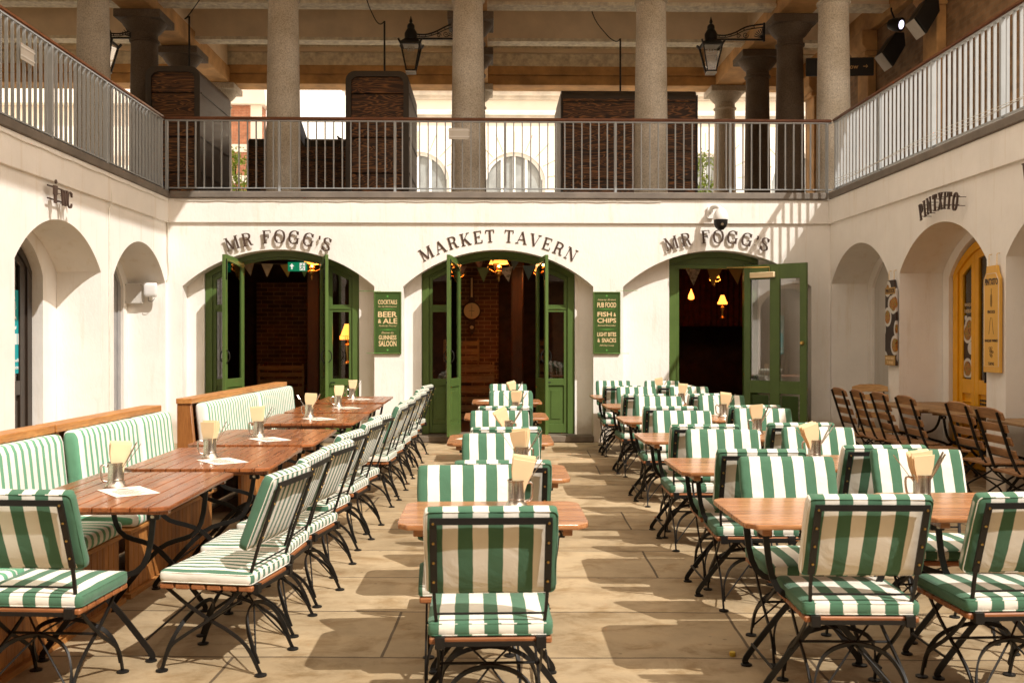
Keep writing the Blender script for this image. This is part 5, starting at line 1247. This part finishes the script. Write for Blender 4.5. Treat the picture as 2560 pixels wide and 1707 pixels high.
# ------------------------------------------------------------------ tables
def table(name, label, x0, x1, y0, y1, mat, along, group, slat, ch=.05, z=.74):
    cx, cy = (x0 + x1) / 2, (y0 + y1) / 2; W = (x1 - x0) / 2; D = (y1 - y0) / 2
    t = thing(name, label, 'table', (cx, cy, 0), R(rnd.uniform(-.6, .6)), group)
    mb = MB(); a, b_ = (W, D) if along == 'y' else (D, W)        # a: across the slats
    n = max(2, round(2 * a / slat)); s = 2 * a / n
    for k in range(n):
        gp = .003 if slat > .06 else .0014; u0 = -a + k * s + gp; u1 = -a + (k + 1) * s - gp
        def lim(u): return b_ - max(0, ch - (a - abs(u))) * 1.0
        P = [(u0, -lim(u0)), (u1, -lim(u1)), (u1, lim(u1)), (u0, lim(u0))]
        if along == 'x': P = [(q, p) for p, q in P]
        mb.prism(P, 'z', z - .022, z)
    mb.build('tabletop', mat, t, bevel=.0025)
    for s_ in (-1, 1):
        if along == 'y': MB().box(-W + .03, W - .03, s_ * (D - .12) - .02, s_ * (D - .12) + .02, z - .05, z - .0225).build('batten', mat, t, bevel=.003)
        else: MB().box(s_ * (W - .09) - .02, s_ * (W - .09) + .02, -D + .02, D - .02, z - .05, z - .0225).build('batten', mat, t, bevel=.003)
    for s_ in (-1, 1):
        yy = s_ * (D - .17)
        for q in (-1, 1):
            P = arcpts([(q * (W - .12), yy + q * .006, z - .05), (q * (W * .55), yy + q * .006, z - .30), (0, yy + q * .006, .34), (-q * (W * .62), yy + q * .006, .06), (-q * (W * .66), yy + q * .006, .006)], 5)
            m2 = MB().sweep(P, .009, .026, (0, 1, 0)); m2.lathe([(.026, 0), (.026, .006), (.012, .01)], 12, (P[-1].x, P[-1].y, 0.001)); m2.build('leg', M['black'], t)
    for s_ in (-1, 1):
        yy = s_ * (D - .17)
        for q in (-1, 1):
            br = MB().box(q * (W - .12) - .03, q * (W - .12) + .03, yy - .012, yy + .016, z - .085, z - .051).build('bracket', M['black'], t, bevel=.004)
            MB().lathe([(.011, 0), (.008, .006)], 10).xf(Matrix.Translation((q * (W - .12), yy - .013, z - .068)) @ Matrix.Rotation(R(90), 4, 'X')).build('bolt', M['steel'], br)
        MB().tube([(s_ * W * .6, -D + .17, .1), (s_ * W * .6, D - .17, .1)], .006, 6).build('spreader', M['black'], t)
    return t
LT = [(-2.20, -1.44, 4.48, 5.66), (-2.14, -1.29, 5.80, 6.94), (-2.16, -1.26, 7.09, 8.28), (-2.12, -1.205, 8.82, 9.98), (-2.10, -1.22, 10.14, 11.35), (-2.08, -1.24, 11.62, 12.85)]
for i, (x0, x1, y0, y1) in enumerate(LT):
    table('slatted_table', 'reddish slatted table beside the bench, %s in the left row' % ('nearest' if i == 0 else ORD[i] + ' from front'), x0, x1, y0, y1, M['teakY'], 'y', 'slatted tables along the bench', .0885)
MT = [(-.384, .405, 4.03, 4.62), (-.322, .436, 5.32, 5.95), (-.315, .463, 7.125, 7.80), (-.25, .552, 9.33, 10.05), (-.215, .604, 11.53, 12.25)]
for i, (x0, x1, y0, y1) in enumerate(MT):
    table('small_table', 'small smooth brown table, %s of the middle row' % (ORD[i] if i == 0 else ORD[i] + ' from the front'), x0, x1, y0, y1, M['teakX'], 'x', 'small tables in the middle row', .0415)
RT = []
for i, (x0, y0) in enumerate(((1.04, 4.01), (1.08, 5.57), (1.13, 7.22), (1.20, 8.90), (1.27, 10.72), (1.30, 12.45))):
    for c in (0, 1):
        a = x0 + c * .80; b_ = y0 + c * .14; RT.append((a, b_))
        table('small_table', 'small smooth brown table, %s %s one in the right block' % (ORD[i], 'left hand' if c == 0 else 'right hand'), a, a + .77, b_, b_ + .68, M['teakX'], 'x', 'small tables in the right block', .0415)
for (x0, x1, y0, y1, lab) in ((4.47, 5.37, 10.42, 11.62, 'weathered slatted table in the right recess by the yellow door, farther one'), (4.56, 5.36, 9.72, 10.36, 'weathered small slatted table before the yellow door, nearer one'), (4.62, 5.38, 7.9, 9.25, 'weathered slatted table at right edge behind the nearest brown chair')):
    table('weathered_table', lab, x0, x1, y0, y1, M['oldteak'], 'y', 'weathered tables by the right wall', .0885, ch=.08)

# ------------------------------------------------------------------ benches
def bench(label, p0, p1, cushions, panel_near=False):
    p0 = Vector((*p0, 0)); p1 = Vector((*p1, 0)); L = (p1 - p0).length; ang = math.atan2(-(p1.x - p0.x), p1.y - p0.y)
    t = thing('bench', label, 'bench', p0, ang, 'striped wooden benches')
    # local: length +y, faces +x; back panel from x=0 to .11
    mb = MB(); mb.box(-.005, .125, 0, L, .955, 1.0); mb.build('cap', M['benchwood'], t, bevel=.004)
    mb = MB(); mb.prism([(0.0, .0), (.11, .0), (.16, .40), (.11, .954), (.0, .954)], 'y', .012, .06); mb.build('end_panel', M['benchV'], t, bevel=.003); MB().prism([(0.0, .0), (.11, .0), (.16, .40), (.11, .954), (.0, .954)], 'y', L - .06, L - .012).build('end_panel', M['benchV'], t, bevel=.003)
    mb = MB(); mb.box(.005, .03, .061, L - .061, .02, .954); mb.build('back_panel', M['benchV'], t)
    mb = MB(); n = int((L - .12) / .07)
    for k in range(n): y0 = .06 + k * (L - .12) / n; mb.box(.50, .515, y0 + .002, y0 + (L - .12) / n - .002, .03, .37)
    mb.box(.49, .50, .06, L - .06, .03, .37); mb.build('base_cladding', M['benchV'], t, bevel=.002)
    MB().box(.10, .54, .02, L - .02, .371, .395).build('seat_board', M['benchwood'], t, bevel=.004)
    MB().box(.48, .54, .02, L - .02, .0, .028).build('plinth', M['benchwood'], t)
    n = len(cushions)
    for (a, b_) in cushions:
        c = rbox(0, 0, 0, .11, (b_ - a) * L - .012, .52, .04, 16, puff=0, wr=.003, seed=a * 9)
        c.xf(Matrix.Translation((.185, (a + b_) / 2 * L, .70)) @ Matrix.Rotation(R(-6), 4, 'Y')); c.build('back_cushion', M['bench_stripe'], t, smooth=60)
        c = rbox(.345, (a + b_) / 2 * L, .435, .40, (b_ - a) * L - .012, .08, .03, 16, puff=.004, wr=.003, seed=a * 5 + 2); c.build('seat_cushion', M['bench_stripe'], t, smooth=60)
    return t
bench('long striped bench at the left edge, nearest part', (-2.68, 3.3), (-2.602, 5.72), [(.03, .5), (.5, .975)])
bench('striped bench unit between the black door and the far bench', (-2.60, 5.74), (-2.55, 7.40), [(.045, .62), (.62, .985)])
bench('farther striped bench with panelled end before the left doorway', (-2.565, 8.19), (-2.41, 11.25), [(.03, .53), (.545, .985)])

# ------------------------------------------------------------------ mugs, napkins, cutlery, menus
def mug(x, y, z, rz, lab):
    t = thing('steel_mug', 'steel tankard holding napkins on the ' + lab, 'mug', (x, y, z), rz, 'steel tankards on the tables')
    MB().lathe([(.052, 0), (.053, .006), (.044, .018), (.0385, .034), (.038, .038), (.0395, .04), (.0385, .042), (.0385, .116), (.041, .118), (.041, .124), (.0375, .125), (.0365, .05), (.001, .045)], 32).build('body', M['steel'], t)
    MB().tube(arcpts([(-.038, 0, .105), (-.06, 0, .112), (-.072, 0, .10), (-.070, 0, .06), (-.062, 0, .035), (-.04, 0, .028)], 5), .0055, 8).build('handle', M['steel'], t)
mug_done = {}
def napkins(x, y, z, rz, tilt, lab, key):
    if key in mug_done:
        pass
    mb = MB(); nn = 7
    for k in range(nn):
        yy = -.016 + k * .0048; a = rnd.uniform(-.04, .04); top = .148 + rnd.uniform(-.012, .012); w_ = .034 if k % 2 else .033
        mm = MB(); P = [(-.026, 0), (.026, 0), (.034, .075), (w_ + .013, .12), (w_ + .018, top + .035), (-w_ - .017, top + .035 - rnd.uniform(0, .014)), (-w_ - .012, .12), (-.034, .075)]
        mm.prism(P, 'y', yy, yy + .0035); mm.xf(Matrix.Rotation(a * .6, 4, 'Y') @ Matrix.Rotation((k - 3) * -.035, 4, 'X')); mb.add(mm.v, mm.f)
    mb.xf(Matrix.Translation((0, 0, .045)) @ Matrix.Rotation(tilt, 4, 'Y'))
    o = mb.build('napkin_bundle', M['napkin'], bevel=.0008); o.location = (x, y, z); o.rotation_euler = (0, 0, rz)
    tag(o, 'folded cream napkins in the tankard, ' + lab, 'napkins', 'cream napkins in the tankards')
def cutlery(x, y, z, ang, lean, kind, lab, idx):
    mb = MB(); L = .20
    if kind == 'fork':
        mb.sweep([(0, 0, 0), (0, 0, L * .72)], lambda u: .006 + .010 * (1 - u) ** 2, .0025, (1, 0, 0))
        P = [(-.012, L * .72), (-.003, L * .72), (.003, L * .72), (.012, L * .72)]
        mb.prism([(-.004, L * .68), (.004, L * .68), (.012, L * .76), (-.012, L * .76)], 'y', -.0015, .0015)
        for q in (-.010, -.0033, .0033, .010): mb.box(q - .0016, q + .0016, -.0012, .0012, L * .76, L)
    else:
        mb.sweep(arcpts([(0, 0, 0), (0, 0, L * .5), (0, 0, L)]), lambda u: .007 + .011 * math.sin(u * PI * .9) ** 4 + .006 * u, .0028, (1, 0, 0))
    o = mb.build(kind, M['steel'], bevel=.0006)
    d = .014; o.location = (x + d * math.cos(ang) * .6, y + d * math.sin(ang) * .6, z + .05)
    o.rotation_euler = Vector((math.cos(ang) * math.sin(lean), math.sin(ang) * math.sin(lean), math.cos(lean))).to_track_quat('Z', 'Y').to_euler()
    tag(o, 'steel %s leaning %s in tankard, %s' % (kind, idx, lab), 'cutlery', 'cutlery in the tankards')
MG = []
for i, (x, y) in enumerate(((-1.903, 5.1), (-1.764, 6.3), (-1.762, 7.6), (-1.713, 9.45), (-1.664, 10.9), (-1.716, 12.4))):
    MG.append((x, y, 0, '%s table of the left row' % ('nearest' if i == 0 else ORD[i])))
for i, (x, y, r_) in enumerate(((.116, 4.44, 180), (.182, 5.78, 200), (.135, 7.6, 160), (.25, 9.8, 190), (.28, 12.05, 180))):
    MG.append((x, y, R(r_), '%s table of the middle row' % ORD[i]))
for i, (dx, dy) in enumerate(((.16, .42), (.13, .42), (.16, .40), (.22, .4), (.10, .4), (.12, .4))):
    a, b_ = RT[2 * i + 1]; MG.append((a + dx, b_ + dy, 0, '%s table of right block, right side' % ORD[i]))
for i, (x, y, rz, lab) in enumerate(MG):
    rz += R(rnd.uniform(-20, 20))
    mug(x, y, .741, rz, lab); tl = R([8, 0, -2, 6, 4, 3, 12, -4, -24, 2, -12, -3, -14, -2, 8, 5, -6][i])
    napkins(x, y, .741, R(rnd.uniform(-25, 25)), tl, lab, i)
    a0 = 0 if i not in (6, 11) else 0
    cutlery(x, y, .741, R(rnd.uniform(-25, 25)), R(34), 'knife', lab, 'right')
    cutlery(x + .004, y - .006, .741, R(rnd.uniform(-10, 40)), R(28), 'spoon', lab, 'right')
    if i in (3, 7, 9, 11, 12, 14): cutlery(x, y, .741, R(180 + rnd.uniform(-20, 20)), R(36), 'fork', lab, 'left')
for i in range(6):
    x, y = MG[i][0] + .12, MG[i][1] - .16
    t = thing('menu_sheet', 'white menu sheet on the %s' % MG[i][3], 'menu', (x, y, .7412), R(38), 'menu sheets on the left tables')
    MB().box(-.105, .105, -.148, .148, 0, .0012).build('paper', M['paper'], t)
    mb = MB()
    mb.box(-.03, .03, .07, .1, .0013, .0016); [mb.box(-.07, .07 - .02 * (k % 3), .04 - k * .02, .049 - k * .02, .0013, .0016) for k in range(8)]
    mb.box(-.03, .02, -.13, -.118, .0013, .0016)
    mb.build('print', M['ink'], t)
x, y = MG[6][0] - .25, MG[6][1]
for i, (x, y) in enumerate(((.10, 7.45), (.20, 11.9))):
    t = thing('menu_sheet', 'white menu sheet on the %s table of the middle row' % ('third' if i == 0 else 'fifth'), 'menu', (x - .18, y, .7412), R(60), 'menu sheets on the middle tables'); MB().box(-.105, .105, -.148, .148, 0, .0012).build('paper', M['paper'], t)
# litter on the paving
o = MB().lathe([(.014, 0), (.015, .006), (.015, .018), (.011, .021)], 14, (1.14, 4.66, .001)).build('bottle_cap', plain('yellow_cap', (.5, .35, .03), .5)); tag(o, 'tiny yellow topped cap lying on the paving at right', 'cap')

# ------------------------------------------------------------------ person behind the column, pigeon
def skinned(name, verts, edges, radii, mat, parent=None, sub=2, root=0):
    me = bpy.data.meshes.new(name); me.from_pydata(verts, edges, []); o = bpy.data.objects.new(name, me); C.objects.link(o)
    m = o.modifiers.new('skin', 'SKIN'); sk = me.skin_vertices[0].data if me.skin_vertices else None
    if sk is None:
        me.attributes; bpy.context.view_layer.update()
    for i, r_ in enumerate(radii): me.skin_vertices[0].data[i].radius = (r_, r_) if not isinstance(r_, tuple) else r_
    me.skin_vertices[0].data[root].use_root = True
    s = o.modifiers.new('sub', 'SUBSURF'); s.levels = sub; s.render_levels = sub
    me.materials.append(mat); dg = bpy.context.evaluated_depsgraph_get(); dg.update(); m2 = bpy.data.meshes.new_from_object(o.evaluated_get(dg)); m2.name = name
    m2.materials.clear(); m2.materials.append(mat); m2.shade_smooth(); bpy.data.objects.remove(o)
    o = bpy.data.objects.new(name, m2); C.objects.link(o)
    if parent: o.parent = parent
    return o
pr = thing('person', 'person in a grey blue shirt holding a phone, half hidden behind column', 'person', (-3.25, 15.75, FL), R(0))
bv = [(0, 0, .93), (0, 0, 1.12), (0, 0, 1.30), (0, 0, 1.43), (0, -.01, 1.50), (0, -.02, 1.56), (0, -.02, 1.66), (0, -.01, 1.72),
      (.10, 0, .88), (.11, -.02, .48), (.11, .01, .08), (.11, -.14, .04), (-.10, 0, .88), (-.11, .02, .48), (-.11, .03, .08), (-.11, -.12, .04),
      (.19, 0, 1.40), (.30, .0, 1.10), (.40, -.20, .92), (.42, -.28, .90), (-.19, 0, 1.40), (-.24, .02, 1.12), (-.23, -.12, .90), (-.23, -.17, .83)]
be = [(0, 1), (1, 2), (2, 3), (3, 4), (4, 5), (5, 6), (6, 7), (0, 8), (8, 9), (9, 10), (10, 11), (0, 12), (12, 13), (13, 14), (14, 15), (3, 16), (16, 17), (17, 18), (18, 19), (3, 20), (20, 21), (21, 22), (22, 23)]
br_ = [(.15, .10), (.13, .09), (.15, .10), (.10, .07), .05, (.07, .085), (.085, .10), (.06, .07), .085, .06, .045, .035, .085, .06, .045, .035, .055, .042, .030, .022, .055, .042, .030, .022]
skinned('body', bv, be, br_, M['skin'], pr)
sv = [bv[i] for i in (0, 1, 2, 3, 16, 17, 18, 20, 21, 22)]
skinned('shirt', sv, [(0, 1), (1, 2), (2, 3), (3, 4), (4, 5), (5, 6), (3, 7), (7, 8), (8, 9)], [(.17, .12), (.15, .11), (.17, .12), (.11, .085), .07, .058, .045, .07, .058, .045], M['shirt'], pr)
tv = [bv[i] for i in (0, 8, 9, 10, 12, 13, 14)]
skinned('trousers', tv, [(0, 1), (1, 2), (2, 3), (0, 4), (4, 5), (5, 6)], [(.16, .12), .10, .075, .06, .10, .075, .06], M['trousers'], pr)
skinned('hair', [(0, .01, 1.72), (0, .03, 1.66), (0, .035, 1.60)], [(0, 1), (1, 2)], [(.095, .10), (.10, .09), (.08, .06)], M['hair'], pr)
mb = MB()
for s in (-1, 1): mb.lathe([(.011, -.006), (.013, 0), (.011, .006)], 8, (s * .035, -.112, 1.655))
mb.build('eye', M['white'], pr)
fv = []; fe = []; fr = []
for k in range(5):
    b0 = len(fv); x0 = .405 + .012 * k; c = (.35, -.32 - .0, 1.08)
    fv += [(x0 - .005, -.295, .89 + .004 * k), (x0, -.325, .90), (x0 + .004, -.342 + .004 * abs(k - 2), .915)]; fe += [(b0, b0 + 1), (b0 + 1, b0 + 2)]; fr += [.009, .008, .006]
for k in range(5): skinned('finger', fv[3 * k:3 * k + 3], [(0, 1), (1, 2)], fr[:3], M['skin'], pr, 1)
MB().box(.395, .47, -.365, -.355, .86, .99).build('phone', M['black'], None)['label'] = 'x'
ph = bpy.data.objects['phone']; ph.location = (-3.25, 15.75, FL); tag(ph, 'black phone held by the person behind the column', 'phone')
pg = skinned('pigeon', [(0, 0, .10), (.07, 0, .14), (.11, 0, .21), (.14, 0, .225), (-.10, 0, .07), (-.20, 0, .03), (.165, 0, .22), (.01, .02, .03), (.01, -.02, .03)], [(0, 1), (1, 2), (2, 3), (0, 4), (4, 5), (3, 6), (0, 7), (0, 8)], [.06, .05, .028, .025, .045, .018, .006, .008, .008], M['trousers'])
pg.location = (-2.83, 18.9, 5.17); pg.rotation_euler = (0, 0, R(150)); pg.scale = (.6, .6, .6); tag(pg, 'small dark pigeon on top of the low kiosk', 'pigeon')
